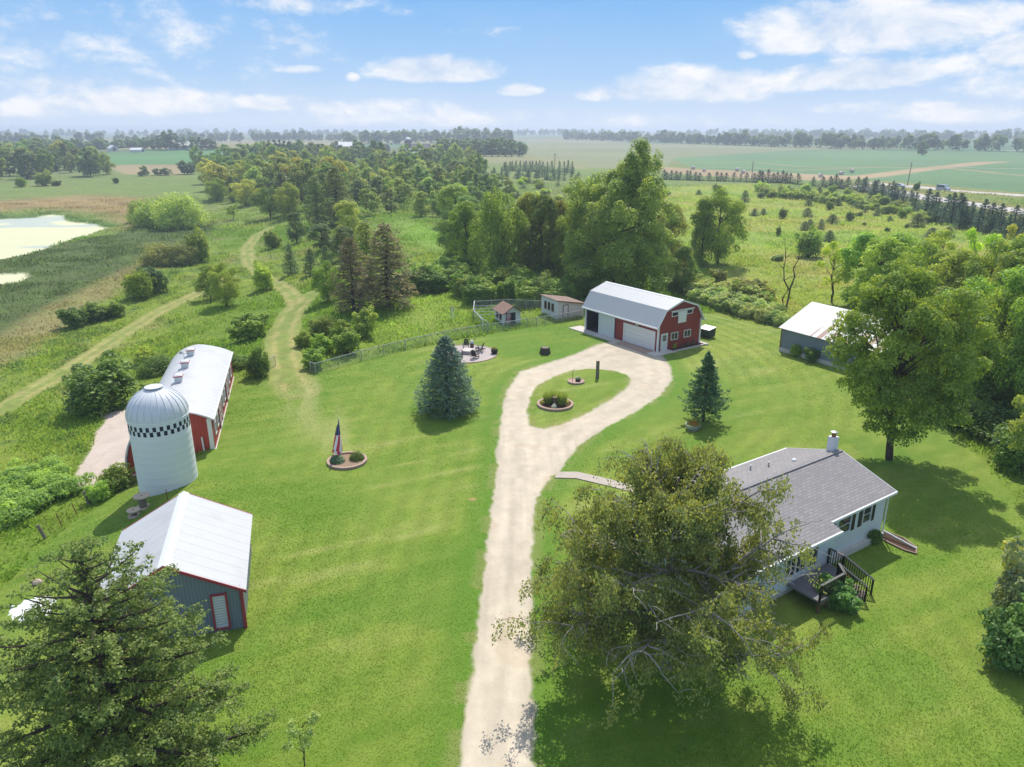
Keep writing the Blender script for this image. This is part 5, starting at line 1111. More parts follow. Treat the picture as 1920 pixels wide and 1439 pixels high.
# old wire fence on the bank
def bank_post(base, tip, r, label, mat):
    q = GT(*base); h = max(1.0, height_to(q, tip[1])); e = G(tip[0], tip[1], q[2] + h); m = MB(); m.tube([(0, 0, -.3), (e[0] - q[0], e[1] - q[1], h)], [r, r * .9], 8); o = m.build('fence_post', MAT[mat]); o.location = q; tag(o, label, 'fence post', 'posts of the old wire fence'); return Vector(q), Vector((e[0], e[1], q[2] + h))
A = bank_post((88, 1010), (70, 985), .12, 'thick leaning wooden fence post nearest the camera on the bank', 'wood_grey'); B1 = bank_post((118, 988), (105, 963), .035, 'thin leaning steel post next to the near wooden post', 'rust'); B2 = bank_post((146, 966), (134, 943), .035, 'thin leaning steel post next to the far wooden post', 'rust'); Cc = bank_post((168, 946), (157, 922), .12, 'thick leaning wooden fence post farther up the bank', 'wood_grey')
bank_post((314, 935), (311, 918), .035, 'thin steel post in the grass in front of the silo', 'rust'); bank_post((326, 912), (319, 893), .03, 'thin steel pole leaning on the silo wall', 'rust')
m = MB()
for t in (.2, .4, .6, .8, .97): m.tube([tuple(a.lerp(b_, t)) for a, b_ in (A, B1, B2, Cc)], .006, 4)
o = m.build('fence_wire', MAT['rust']); tag(o, 'sagging wires strung between the leaning posts on the bank', 'wire', None)
# odds and ends on the bank
q = GT(68, 1095); m = MB(); m.lathe([(.3, 0), (.38, .12), (.3, .28), (.1, .34)], n=12); o = m.build('boulder', simple('mottled_stone', (.5, .36, .33), .9, .4, 5), None, True); o.location = q; o.scale = (1.1, .7, .8); tag(o, 'small pinkish white boulder in the grass of the bank', 'boulder')
q = GT(66, 1150); m = MB(); n = 14; V = [(i / n * 3.0 - 1.5 + rg.normal() * .06, j / n * 2.2 - 1.1 + rg.normal() * .06, .12 + .22 * vnoise(np.array(i / 3.), np.array(j / 3.), 7) + rg.random() * .05) for i in range(n + 1) for j in range(n + 1)]
m.add(V, [(i * (n + 1) + j, (i + 1) * (n + 1) + j, (i + 1) * (n + 1) + j + 1, i * (n + 1) + j + 1) for i in range(n) for j in range(n) if (i - 7) ** 2 + (j - 7) ** 2 < 42 + 10 * math.sin(i * 2 + j)]); o = m.build('tarp', MAT['white_paint'], None, True); o.location = (q[0], q[1], q[2]); tag(o, 'crumpled white tarp lying behind the big spruce', 'tarp')
# walkway to the house
w0 = [GT(u, v) for u, v in ((1046, 886), (1082, 886), (1140, 899), (1215, 918), (1215, 931), (1135, 911), (1080, 898), (1040, 897))]; m = MB(); m.flat([(q[0], q[1]) for q in w0][::-1], -.1, .06); o = m.build('footpath', simple('worn_path_concrete', (.44, .38, .32), .9, .15, 2, .2)); tag(o, kind='structure')

# ------------------------------------------------------------------ road, poles, bales and far farms
def vehicle(u, v, van, col, label):
    q = GT(u, v); a = math.atan2(-(HWY1[0][1] - HWY1[2][1]), -(HWY1[0][0] - HWY1[2][0])); b = empty('van' if van else 'car', (q[0], q[1], q[2] + .01), a); tag(b, label, 'van' if van else 'car')
    L, H_, Wd = (6.0, 2.55, 2.1) if van else (4.7, 1.5, 1.85); P = simple('car_paint_' + ('van' if van else 'car'), col, .3, .03, 2, .5)
    pr = [(-L / 2, .35), (-L / 2, H_ * .55), (-L / 2 + .1, H_ * .95), (-L / 2 + .5, H_), (L * .18, H_), (L * .33, H_ * .56), (L / 2 - .1, H_ * .45), (L / 2, H_ * .35), (L / 2, .35)] if van else [(-L / 2, .3), (-L / 2, .85), (-L * .36, .95), (-L * .22, H_), (L * .12, H_), (L * .26, .95), (L / 2 - .1, .8), (L / 2, .6), (L / 2, .3)]
    m = MB(); m.prism(pr, -Wd / 2, Wd / 2); m.build('body', P, b); m = MB(); z0, z1 = (H_ * .58, H_ * .86) if van else (.96, H_ - .1)
    for s in (-1, 1): m.prism([(-L * .38 if van else -L * .26, z0), (-L * .38 if van else -L * .2, z1), (L * .16 if van else L * .1, z1), (L * .25 if van else L * .2, z0)], s * Wd / 2 - .01 if s > 0 else -Wd / 2 - .012, s * Wd / 2 + .012 if s > 0 else -Wd / 2 + .01)
    m.build('side_window', MAT['glass'], b)
    for s in (-1, 1):
        for x in (-L * .31, L * .31): w_ = MB(); w_.M = Matrix.Translation((x, s * (Wd / 2 - .1), .34)) @ Matrix.Rotation(math.pi / 2, 4, 'X'); w_.cyl((0, 0, -.11), .34, .22, 16); wo_ = w_.build('wheel', MAT['black_paint'], b); r_ = MB(); r_.M = Matrix.Translation((x, s * (Wd / 2 - .1), .34)) @ Matrix.Rotation(math.pi / 2, 4, 'X'); r_.cyl((0, 0, -.12), .2, .24, 12); r_.build('rim', MAT['galv'], wo_)
        h_ = MB(); h_.box((L / 2, s * Wd * .36, .75 if not van else .95), (.06, .3, .16)); h_.build('headlight', MAT['white_trim'], b)
vehicle(1768, 358, True, (.42, .48, .52), 'pale silver van driving on the highway'); vehicle(1688, 351, False, (.60, .63, .66), 'pale car on the highway half hidden by the spruce row')
poles = []
for u, v, vt, lab in ((1701, 349, 304, 'tall leaning utility pole beside the highway at far right'), (1409, 338, 303, 'utility pole in the field behind the spruce row'), (1040, 322, 288, 'utility pole in the cornfield left of the tall cottonwood'), (906, 306, 276, 'utility pole in front of the far windbreak'), (453, 287, 268, 'utility pole by the pale field at far left')):
    q = GT(u, v); h = height_to(q, vt); b = empty('utility_pole', q); tag(b, lab, 'utility pole', 'utility poles across the fields'); m = MB(); m.tube([(0, 0, -.5), (.4 if u == 1701 else 0, 0, h)], [.22, .16], 8); m.build('pole', MAT['wood_grey'], b); m = MB(); m.box((.4 if u == 1701 else 0, 0, h - .6), (2.2, .14, .14)); m.build('crossarm', MAT['wood_grey'], b); poles.append(Vector((q[0], q[1], q[2] + h - .5)))
def wire(a, b_, sag, label):
    m = MB(); m.tube([tuple(a.lerp(b_, t / 16) - Vector((0, 0, sag * 4 * (t / 16) * (1 - t / 16)))) for t in range(17)], .07, 4); o = m.build('power_line', MAT['galv']); tag(o, label, 'power line')
e = GT(2060, 388); wire(poles[0], Vector((e[0], e[1], 13)), 1.5, 'pale power line running right from the leaning pole'); wire(poles[0], poles[1], 2.5, 'pale power line between the two poles right of the cottonwood')
for k, (u, v, lab) in enumerate(((1299, 318, 'leftmost pale hay bale beyond the spruce row'), (1320, 323, 'second pale hay bale from the left beyond the spruce row'), (1382, 321.5, 'pale hay bale at the stubble edge left of the field pole'), (1393, 326, 'tan hay bale just left of the field pole'), (1577, 328.5, 'pale hay bale on the stubble, left one of the right pair'), (1597, 324, 'pale hay bale on the stubble, right one of the right pair'), (1538, 333, 'hay bale half hidden by spruce tops'))):
    q = GT(u, v); m = MB(); m.M = Matrix.Translation((0, 0, .85)) @ Matrix.Rotation(math.pi / 2, 4, 'Y') ; m.cyl((0, 0, -.85), .85, 1.7, 18); o = m.build('hay_bale', simple('wrapped_hay', (.6, .53, .47), .8, .15, 1)) if k == 0 else bale.copy(); bale = o
    if k: COL.objects.link(o)
    o.location = q; o.rotation_euler = (0, 0, k * 1.3); o.scale = (1.25,) * 3; tag(o, lab, 'hay bale', 'hay bales on the far stubble')
def far_barn(u, v, L, W, he, hr, ang, wall, roof, label, lean=False):
    q = GT(u, v); b = empty('farm_building', q, ang); tag(b, label, 'barn'); m = MB(); m.prism([(-W, -.5), (-W, he), (0, hr - .2), (W, he), (W, -.5)], -L / 2, L / 2); m.build('wall', MAT[wall], b)
    m = MB(); e = W + .5; z = he - (hr - he) * .5 / W; m.slab((e, -L / 2 - .5, z), (e, L / 2 + .5, z), (0, L / 2 + .5, hr), (0, -L / 2 - .5, hr), .15); m.slab((-e, L / 2 + .5, z), (-e, -L / 2 - .5, z), (0, -L / 2 - .5, hr), (0, L / 2 + .5, hr), .15); m.build('roof', MAT[roof], b)
    m = MB(); m.box((W + .02, 0, 1.6), (.1, 3.4, 3.2)); m.box((0, -L / 2 - .02, 1.6), (3.0, .1, 3.2)); m.build('door', MAT['dark'], b)
MAT['dark_roof'] = simple('dark_roof', (.09, .09, .10), .8, .2, 1); MAT['pale_roof'] = simple('pale_roof', (.74, .72, .70), .5, .05, .3)
far_barn(340, 280, 22, 7, 4, 8, 1.57, 'white_paint', 'pale_roof', 'white-roofed farm building among trees at far left'); far_barn(772, 294, 17, 6, 4, 7.5, 1.5, 'red_paint', 'pale_roof', 'white-roofed barn in front of the far silo'); far_barn(806, 297, 12, 4, 7, 9.5, .3, 'white_paint', 'dark_roof', 'tall pale gabled building right of the far silo')
far_barn(788, 286, 22, 7, 5, 9.5, 1.5, 'wood_grey', 'dark_roof', 'dark-roofed barn behind the far silo'); far_barn(655, 281, 26, 9, 4, 8.5, 1.2, 'wood_grey', 'pale_roof', 'long grey farm building left of the far silo'); far_barn(715, 284, 16, 6, 4, 8, 1.1, 'wood_grey', 'dark_roof', 'small dark-roofed building between two far tree clumps'); far_barn(666, 290, 18, 6, 4, 7, 1.6, 'white_paint', 'pale_roof', 'low white-roofed shed in front of the long grey building')
far_barn(212, 283, 10, 4, 3, 6, .8, 'white_paint', 'pale_roof', 'small white house among trees at the upper left'); far_barn(78, 322, 12, 5, 3, 5.5, 1.4, 'wood_light', 'stone_red', 'brown-roofed house tucked in the trees at far left'); far_barn(1790, 272, 20, 7, 4, 8, 1.4, 'white_paint', 'pale_roof', 'tiny white farmhouse above the tree belt at far right'); far_barn(258, 285.5, 12, 4, 2.5, 4.5, 1.5, 'white_paint', 'pale_roof', 'low white shed at the edge of the far left field')
q = GT(766, 293); h = height_to(q, 257.5); b = empty('silo', q); tag(b, 'distant dark silo with white dome rising over the woods', 'silo'); m = MB(); m.cyl((0, 0, -1), 3.1, h - 1.5, 24); m.build('wall', simple('dark_silo_wall', (.12, .11, .13), .8, .15, .4), b); m = MB(); m.lathe([(3.2, h - 2.6), (3.2, h - 2.0), (2.6, h - 1.1), (1.4, h - .3), (.1, h)], n=24); m.build('dome', MAT['white_paint'], b)
# ------------------------------------------------------------------ trees and shrubs
random.seed(4); rn = np.random.default_rng(4)
PROTO['round'] = broadleaf('round_tree', 1, 12, 10.5, 17000, .165, 26)
PROTO['oval'] = broadleaf('oval_tree', 2, 14, 9, 17000, .165, 28, .06, .40)
PROTO['spread'] = broadleaf('spreading_tree', 3, 11, 12, 17000, .17, 28, .1, .45)
PROTO['airy'] = broadleaf('airy_tree', 4, 11, 8, 6500, .15, 18, .22, .55, 6, (.06, .1), (.2, .3), .8, 0, 'bark', 1, .3)
PROTO['column'] = broadleaf('column_tree', 5, 14, 5.5, 11000, .16, 24, .04, .4, 6, (.09, .15), (.3, .45), 1.5)
PROTO['cotton'] = broadleaf('cottonwood', 6, 23.5, 19, 120000, .16, 64, .03, .52, 9, (.04, .06), (.20, .30), 1.05, 1.3, tops=((-.22, 0, .95, .58), (.17, .03, 1.0, .6), (-.02, -.1, .92, .7), (.02, .1, .88, .75), (0, 0, .72, .92), (0, 0, .58, .92)), blunt=5)
PROTO['maple'] = broadleaf('maple', 7, 15.8, 13.5, 80000, .13, 46, .13, .46, 9, (.045, .075), (.22, .34), .75, gap=.12)
PROTO['bush'] = shrub('bush', 8, 3, 3.6, 6500, .105, 13)
PROTO['bush_b'] = shrub('bush_b', 38, 3, 4.0, 6500, .105, 17, .8); PROTO['bush_c'] = shrub('bush_c', 39, 3.2, 3.2, 6000, .11, 10, 1.0)
PROTO['bushy'] = shrub('bush_tall', 9, 4.2, 3.6, 7000, .11, 12, 1.1)
PROTO['thicket'] = shrub('thicket', 10, 4.5, 8, 13000, .13, 24, .85)
PROTO['cedar'] = conifer('cedar', 11, 4.2, 2.7, .02, .2, 9, 16, .13, .12, .62, .2, 'needles', .25, .6)
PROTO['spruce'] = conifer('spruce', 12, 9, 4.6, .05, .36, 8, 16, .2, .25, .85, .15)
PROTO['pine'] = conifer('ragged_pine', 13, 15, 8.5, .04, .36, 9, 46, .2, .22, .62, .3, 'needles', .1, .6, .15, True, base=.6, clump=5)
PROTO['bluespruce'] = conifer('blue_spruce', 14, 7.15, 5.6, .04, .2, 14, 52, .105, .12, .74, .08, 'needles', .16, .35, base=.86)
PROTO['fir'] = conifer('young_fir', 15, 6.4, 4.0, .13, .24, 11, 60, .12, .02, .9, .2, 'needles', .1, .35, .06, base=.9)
PROTO['bigspruce'] = old_spruce()
PROTO['sapling'] = broadleaf('sapling', 17, 2.7, 1.9, 1500, .06, 10, .28, .6, 5, (.07, .12), (.14, .24), .9)
PROTO['weeping'] = weeping_birch()
for nme, seed, h, w_, kw in (('far_round', 21, 12, 10.5, {}), ('far_oval', 22, 14, 9, dict(base=.05)), ('far_spread', 23, 11, 12, dict(base=.06))):
    PROTO[nme] = broadleaf(nme + '_tree', seed, h, w_, 3800, .36, 20, sub=4, **kw)
PROTO['far_spruce'] = conifer('far_spruce_tree', 24, 9, 4.8, .03, .7, 7, 9, .38, .25, .85, .12); PROTO['far_bush'] = shrub('far_bush', 25, 3, 3.8, 1100, .26, 9); PROTO['far_cedar'] = conifer('far_cedar_bush', 26, 4.2, 2.9, .02, .45, 7, 8, .3, .12, .6, .2)
for k_ in PROTO: measure(PROTO[k_])
for k in ('far_round', 'far_oval', 'far_spread', 'far_spruce', 'far_bush', 'far_cedar', 'bush', 'bush_b', 'bush_c', 'bushy', 'thicket', 'cedar'): joined(PROTO[k], k + '_whole')

# hero trees
me_ = PROTO['maple']['crown']; v_ = np.empty(len(me_.vertices) * 3, np.float32); me_.vertices.foreach_get('co', v_); v_ = v_.reshape(-1, 3).mean(0); MAPLE_TURN = math.pi - math.atan2(v_[1], v_[0])     # heavier side of the crown to the left
q = GT(1250, 1255); plant('weeping', 'birch_tree', q, 11.0, 13.6, 'birch', 'big weeping birch with pale limbs between the drive and the white house', 'tree', None, 1.0, names=('crown', 'trunk'))
q = GT(1668, 862); plant('maple', 'maple_tree', q, 15.2, 10.9, (.098, .148, .026), 'large dense maple on the lawn behind the white house', 'tree', None, MAPLE_TURN)
q = GT(1152, 552); plant('cotton', 'cottonwood_tree', q, height_to(q, 267), 18.6, (.092, .135, .03), 'tallest tree, a broad cottonwood behind the red barn', 'tree', None, .1)
q = GT(839, 772); plant('bluespruce', 'blue_spruce', q, height_to(q, 632), 6.1, 'bluespruce', 'conical blue spruce alone on the lawn left of the drive loop', 'tree', None, .5)
q = GT(1318, 790); plant('fir', 'fir_tree', q, height_to(q, 660), 4.4, (.034, .07, .038), 'small dark fir on the lawn right of the drive loop', 'tree', None, 1.5)
plant('bigspruce', 'spruce_tree', (-13.9, 21.0, 0), 12.3, 9.0, (.062, .092, .024), 'big ragged spruce in the lower left corner beside the tin shed', 'tree', None, .9)
q = GT(572, 1436); plant('sapling', 'fruit_tree', q, 2.75, 1.9, (.12, .15, .06), 'tiny young fruit tree alone on the lawn at the bottom edge', 'tree', None, .3)
o = link('dead_tree', bare_tree('dead_tree_trunk', 3, 9.5, 4.5)); q = GT(1471, 592); o.location = q; o.scale = (1, 1, height_to(q, 446) / 9.5); tag(o, 'bare dead tree with two upright stems beside the grey shed', 'tree')

def T(kind, name, u, vb, vt, wpx, col, label, cat='tree', group=None, parts=True):
    if kind == 'bush': kind = ('bush', 'bush_b', 'bush_c')[int(u * 7 + vb * 3) % 3]
    q = GT(u, vb); h = max(.5, height_to(q, vt)); w_ = 1.16 * wpx * zcam(q + np.array([0, 0, h * .5])) / F
    return plant(kind, name, q, h, w_, col, label, cat, group, parts=parts)
B = 'broadleaf_tree'
for a in (
    ('oval', B, 1278, 548, 462, 44, 'dark', 'dark narrow tree right behind the red barn roof'), ('round', B, 1345, 495, 352, 92, 'mid', 'large bright green tree right of the cottonwood'), ('column', B, 1312, 500, 372, 46, 'mid', 'narrow green tree between the cottonwood and the bright tree beside it'), ('oval', B, 1255, 520, 385, 62, 'olive', 'olive tree hugging the right side of the cottonwood'),
    ('airy', B, 1560, 568, 452, 62, 'lime', 'thin bright tree with bare trunk behind the grey shed'), ('column', B, 1604, 575, 436, 66, (.10, .165, .025), 'bright narrow leafy tree just right of the grey shed ridge'), ('oval', B, 1668, 580, 438, 92, 'mid', 'full green tree behind the maple top'), ('airy', B, 1758, 560, 430, 72, 'lime', 'sparse yellow-green tree above the maple, left of two'), ('airy', B, 1812, 640, 432, 90, 'lime', 'sparse yellow-green tree with dark trunk above the maple, right of two'),
    ('airy', B, 1872, 600, 425, 80, 'gold', 'thin golden green tree near the right edge of the picture'), ('oval', B, 1915, 650, 412, 100, 'mid', 'leafy green tree cut by the right edge under the spruce row'), ('spread', B, 1835, 775, 548, 150, (.10, .15, .026), 'big leafy tree with leaning trunk right of the maple'), ('round', B, 1915, 800, 520, 130, (.085, .14, .025), 'bright leafy tree on the right edge beyond the maple'), ('oval', B, 1750, 700, 540, 110, (.08, .12, .022), 'dark leafy tree between the maple and the leaning-trunk tree'),
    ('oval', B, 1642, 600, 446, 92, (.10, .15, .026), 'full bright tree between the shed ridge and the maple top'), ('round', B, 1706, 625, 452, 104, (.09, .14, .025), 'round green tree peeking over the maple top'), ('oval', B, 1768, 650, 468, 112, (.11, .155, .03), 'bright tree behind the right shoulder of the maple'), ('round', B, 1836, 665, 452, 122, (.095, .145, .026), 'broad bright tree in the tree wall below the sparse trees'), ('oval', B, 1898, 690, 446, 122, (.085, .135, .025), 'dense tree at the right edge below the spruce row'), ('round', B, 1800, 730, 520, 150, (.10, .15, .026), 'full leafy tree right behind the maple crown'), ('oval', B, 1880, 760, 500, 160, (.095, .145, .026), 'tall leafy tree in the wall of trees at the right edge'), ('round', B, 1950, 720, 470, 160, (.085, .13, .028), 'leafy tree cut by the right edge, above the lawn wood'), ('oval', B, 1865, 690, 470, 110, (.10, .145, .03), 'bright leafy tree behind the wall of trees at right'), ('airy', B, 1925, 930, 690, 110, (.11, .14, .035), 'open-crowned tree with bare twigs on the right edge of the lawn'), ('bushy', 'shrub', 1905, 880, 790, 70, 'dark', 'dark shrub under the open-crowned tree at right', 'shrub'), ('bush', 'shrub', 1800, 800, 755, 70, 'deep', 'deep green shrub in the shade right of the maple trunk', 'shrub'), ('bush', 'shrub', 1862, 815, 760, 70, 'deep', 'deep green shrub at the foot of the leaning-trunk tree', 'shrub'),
    ('spread', B, 937, 530, 356, 104, (.088, .135, .028), 'tall rounded tree in the middle of the wood left of the cottonwood'), ('oval', B, 876, 520, 378, 66, 'mid', 'green tree left of the tall rounded tree in the wood'), ('round', B, 850, 490, 400, 56, 'dark', 'dark green tree at the left end of the tall row behind the hen houses'), ('oval', B, 992, 525, 362, 66, 'olive', 'olive tree right of the tall rounded tree in the wood'), ('oval', B, 1017, 535, 366, 64, 'dark', 'dark narrow tree just left of the cottonwood'), ('oval', B, 1048, 528, 376, 60, 'olive', 'olive tree between the dark narrow tree and the cottonwood'), ('round', B, 1075, 540, 380, 80, 'mid', 'green tree overlapping the left side of the cottonwood'),
    ('pine', 'pine_tree', 664, 588, 446, 82, 'brown', 'brown drying pine, left one of the two beside the farm track'), ('pine', 'pine_tree', 728, 578, 420, 112, 'brown', 'brown drying pine, right one of the two beside the farm track'), ('pine', 'pine_tree', 690, 540, 415, 84, 'olive', 'olive pine behind the two brown pines'), ('round', B, 614, 566, 490, 54, 'mid', 'round green tree where the track forks'), ('oval', B, 655, 470, 377, 56, (.13, .165, .045), 'pale yellow-green tree left of the forest glade'), ('pine', 'pine_tree', 596, 425, 330, 58, (.068, .088, .032), 'tall dark evergreen in the wood, left one of the pair'), ('pine', 'pine_tree', 634, 425, 312, 70, (.072, .09, .034), 'tall dark evergreen in the wood, right one of the pair'),
    ('spread', B, 508, 410, 350, 56, 'dark', 'dark spreading tree at the meadow edge of the wood'), ('round', B, 543, 408, 342, 48, (.10, .13, .03), 'yellow-topped tree beside the dark spreading tree'), ('round', B, 462, 386, 336, 54, 'gold', 'yellow-green tree at the left tip of the wood'), ('round', B, 408, 378, 334, 42, 'mid', 'green tree at the far left tip of the wood'), ('column', B, 437, 380, 330, 18, 'dark', 'dark narrow tree between two yellow-green trees'),
    ('cedar', 'cedar', 546, 516, 458, 30, 'cedar', 'dark cedar left of a row of three near the track', 'tree', 'cedars in a row near the track'), ('cedar', 'cedar', 584, 516, 466, 32, 'cedar', 'dark cedar in the middle of a row of three near the track', 'tree', 'cedars in a row near the track'), ('cedar', 'cedar', 612, 500, 460, 30, 'cedar', 'dark cedar at the right of a row of three near the track', 'tree', 'cedars in a row near the track'), ('oval', B, 556, 456, 398, 34, 'cedar', 'grey-green tree in front of the dark evergreen pair'), ('oval', B, 605, 470, 420, 48, 'cedar', 'grey-green tree at the foot of the dark evergreens'), ('oval', B, 648, 486, 425, 46, (.06, .09, .035), 'grey-green tree left of the olive pine'),
    ('round', B, 424, 575, 494, 58, (.11, .155, .028), 'bright round tree left of the farm track'), ('oval', B, 396, 562, 498, 44, 'mid', 'green tree behind the bright round tree by the track'), ('bushy', B, 494, 545, 489, 34, 'lime', 'small yellow-green tree right beside the farm track'), ('bush', B, 512, 466, 434, 28, 'mid', 'small round tree right of the far bend of the track'), ('airy', B, 437, 413, 384, 24, 'mid', 'small dark tree alone on the marsh meadow'), ('bushy', B, 376, 492, 423, 36, 'mid', 'tallest tree of the clump in the marsh meadow'),
    ('bushy', B, 194, 765, 668, 112, (.055, .095, .022), 'dark bushy tree beside the concrete yard of the round-roofed barn'), ('far_round', B, 1728, 292, 264, 20, 'dark', 'lone dark tree standing in the far crop field'), ('bushy', B, 1515, 482, 424, 44, 'mid', 'dark small tree with trunk in the pasture left of the bright trees'), ('bushy', 'shrub', 1718, 357, 340, 12, 'dark', 'small dark bush beside the highway pole', 'shrub')):
    T(*a)
# shrubs one can point to
S = 'shrub'
for a in (
    ('bush', 470, 636, 588, 66, 'mid', 'round green shrub left of the farm track above the gate'), ('bush', 276, 682, 650, 40, 'lime', 'yellow-green shrub behind the curved barn roof'), ('bush', 262, 560, 506, 48, 'mid', 'green shrub at the left of the clump on the lower meadow'), ('bush', 290, 550, 500, 44, (.06, .1, .045), 'bluish green shrub at the right of the clump on the lower meadow'), ('bush', 278, 535, 502, 40, 'blue', 'bluish shrub behind the clump on the lower meadow'),
    ('bush', 140, 614, 576, 46, 'dark', 'dark shrub, leftmost of three in the lower meadow'), ('bush', 180, 600, 568, 46, 'dark', 'dark shrub in the middle of three in the lower meadow'), ('bush', 215, 594, 566, 38, 'mid', 'green shrub, rightmost of three in the lower meadow'), ('thicket', 300, 498, 455, 62, (.11, .135, .05), 'pale thicket, left part of the marsh clump'), ('thicket', 342, 496, 452, 62, (.10, .125, .045), 'pale thicket, right part of the marsh clump'),
    ('thicket', 290, 425, 372, 76, 'willow', 'left half of the willow thicket beside the pond'), ('thicket', 338, 428, 362, 86, 'willow', 'right half of the willow thicket beside the pond'), ('thicket', 262, 418, 378, 40, 'mid', 'darker green shrub at the left end of the willow thicket'), ('bush', 40, 351, 332, 18, 'mid', 'small round bush alone on the far left meadow'), ('bushy', 84, 349, 317, 28, (.10, .14, .03), 'bright round tree on the far left meadow'), ('bush', 107, 349, 339, 16, 'dark', 'dark low bush beside the bright far left tree'), ('bush', 218, 344, 333, 11, 'dark', 'tiny dark bush alone in the middle of the far left meadow'),
    ('bush', 686, 632, 578, 42, (.12, .17, .035), 'bright leafy shrub at the foot of the brown pines'), ('bush', 642, 642, 600, 44, 'mid', 'shrub left of the bright shrub by the fence'), ('bush', 650, 664, 618, 46, (.085, .135, .025), 'shrub behind the middle of the long fence'), ('bush', 606, 664, 626, 40, 'mid', 'leafy shrub near the fence corner, left one'), ('bush', 590, 690, 654, 38, (.11, .155, .03), 'bright shrub right at the fence corner'), ('bush', 604, 628, 592, 46, (.08, .12, .03), 'grey-green shrub right of the farm track'), ('bush', 570, 650, 620, 30, 'mid', 'small shrub at the right edge of the farm track'),
    ('bush', 486, 706, 650, 42, 'dark', 'dark shrub at the left post of the track gate'), ('bush', 445, 690, 664, 44, 'dark', 'dark shrub behind the far corner of the curved barn'), ('bush', 222, 915, 872, 56, (.085, .125, .03), 'leafy shrub between the concrete yard and the silo'), ('bush', 190, 935, 902, 50, (.10, .15, .03), 'bright weedy shrub by the end of the concrete yard'), ('thicket', 296, 700, 668, 70, 'dark', 'dark vine-covered hedge behind the curved barn'), ('bush', 1568, 1135, 1092, 70, (.05, .11, .03), 'broad-leaved hosta clump below the deck steps'), ('bush', 1636, 1016, 992, 30, 'dark', 'small dark shrub against the white house foundation'),
    ('bushy', 1895, 1195, 1020, 95, (.10, .125, .065), 'grey-green shrub on the right edge of the lawn, upper one'), ('bush', 1905, 1250, 1120, 120, (.055, .105, .028), 'glossy dark green shrub on the right edge of the lawn, lower one'), ('bush', 1925, 1130, 1010, 90, (.13, .16, .03), 'yellow-green shrub behind the grey-green one on the right edge'), ('bush', 1492, 668, 645, 22, 'mid', 'small green shrub against the grey shed wall, left one'), ('bush', 1520, 678, 652, 26, 'dark', 'dark shrub against the grey shed wall, right one'),
    ('bush', 1260, 653, 640, 16, 'lime', 'bright tufted plant in the bed by the barn door'), ('bush', 1278, 650, 641, 11, 'brown', 'brownish low plant in the barn bed, left one'), ('bush', 1287, 648, 639, 11, 'brown', 'brownish low plant in the barn bed, middle one'), ('bush', 1297, 646, 637, 11, 'brown', 'brownish low plant in the barn bed, right one'), ('bush', 419, 746, 736, 9, 'brown', 'brown climbing plant on the side of the curved barn'), ('bush', 412, 788, 776, 9, 'brown', 'dark bushy plant at the near end of the curved barn side'), ('bush', 406, 820, 806, 8, 'mid', 'small green plant at the barn corner near the silo')):
    T(a[0], S, *a[1:], cat='shrub')
for k in range(34):        # pale thicket between the red barn and the grey shed
    u = 1300 + (k % 17) * 10 + rn.uniform(-4, 4); v = 556 + (u - 1300) * .27 - (k // 17) * 12 + rn.uniform(-3, 3)
    T('bush', S, u, v + 10, v - 16, 30, (.15, .19, .09) if k % 3 else (.10, .15, .05), 'pale silvery shrub in the dense thicket behind the red barn', 'shrub', 'pale shrubs behind the red barn')
for k in range(30):        # olive brush above it
    u = 1250 + rn.uniform(0, 200); v = 520 + rn.uniform(-18, 28) + (u - 1250) * .12
    T('bush', S, u, v + 10, v - 14, 30, ('olive', 'mid', (.15, .18, .07))[k % 3], 'olive brush on the slope above the pale thicket', 'shrub', 'brush on the slope behind the barn')
for k in range(46):        # leafy bushes along the lower edge of the wood
    t = k / 45; u = 740 + 330 * t + rn.uniform(-8, 8); v = min(566, 540 + 42 * max(0, (t - .32) / .68)) + rn.uniform(-26, 2) + (16 if .38 < t < .52 else 0)
    T('bushy', S, u, v + 8, v - 40, 46, ((.075, .125, .026), (.095, .145, .032), (.06, .105, .024))[k % 3], 'leafy green bush along the lower edge of the wood behind the hen houses', 'shrub', 'bushes along the wood edge')
# cedars and small trees of the right pasture
for u, vb, vt, w_ in ((1396, 379, 357, 17), (1414, 405, 391, 15), (1431, 405, 391, 14), (1516, 387, 373, 15), (1513, 408, 390, 22), (1571, 386, 372, 14), (1607, 391, 378, 20), (1560, 420, 402, 24), (1508, 432, 415, 19), (1518, 427, 411, 16), (1539, 430, 411, 14), (1554, 453, 432, 23), (1644, 405, 388, 14), (1668, 415, 405, 11), (1719, 426, 400, 28), (1746, 452, 427, 29), (1777, 447, 425, 22), (1622, 400, 390, 10), (1668, 400, 391, 11), (1690, 405, 393, 12), (1487, 364, 352, 14), (1310, 366, 356, 12), (1860, 463, 430, 26), (1536, 362, 350, 12)):
    T('cedar', 'cedar', u, vb, vt, w_ * 1.15, 'cedar', 'dark round cedar dotted over the open pasture', 'tree', 'cedars in the right pasture', False)
for u, vb, vt, w_ in ((1467, 410, 388, 15), (1555, 394, 375, 14), (1593, 414, 394, 16), (1459, 443, 422, 9), (1458, 489, 477, 22), (1611, 408, 395, 12), (1427, 372, 358, 14), (1344, 358, 344, 16), (1442, 362, 352, 12), (1470, 372, 356, 13), (1663, 436, 425, 10), (1700, 428, 418, 8), (1620, 424, 416, 8)):
    T('bushy', 'small_tree', u, vb, vt, w_, (.085, .12, .035), 'thin young green tree scattered in the pasture', 'tree', 'young trees in the right pasture', False)
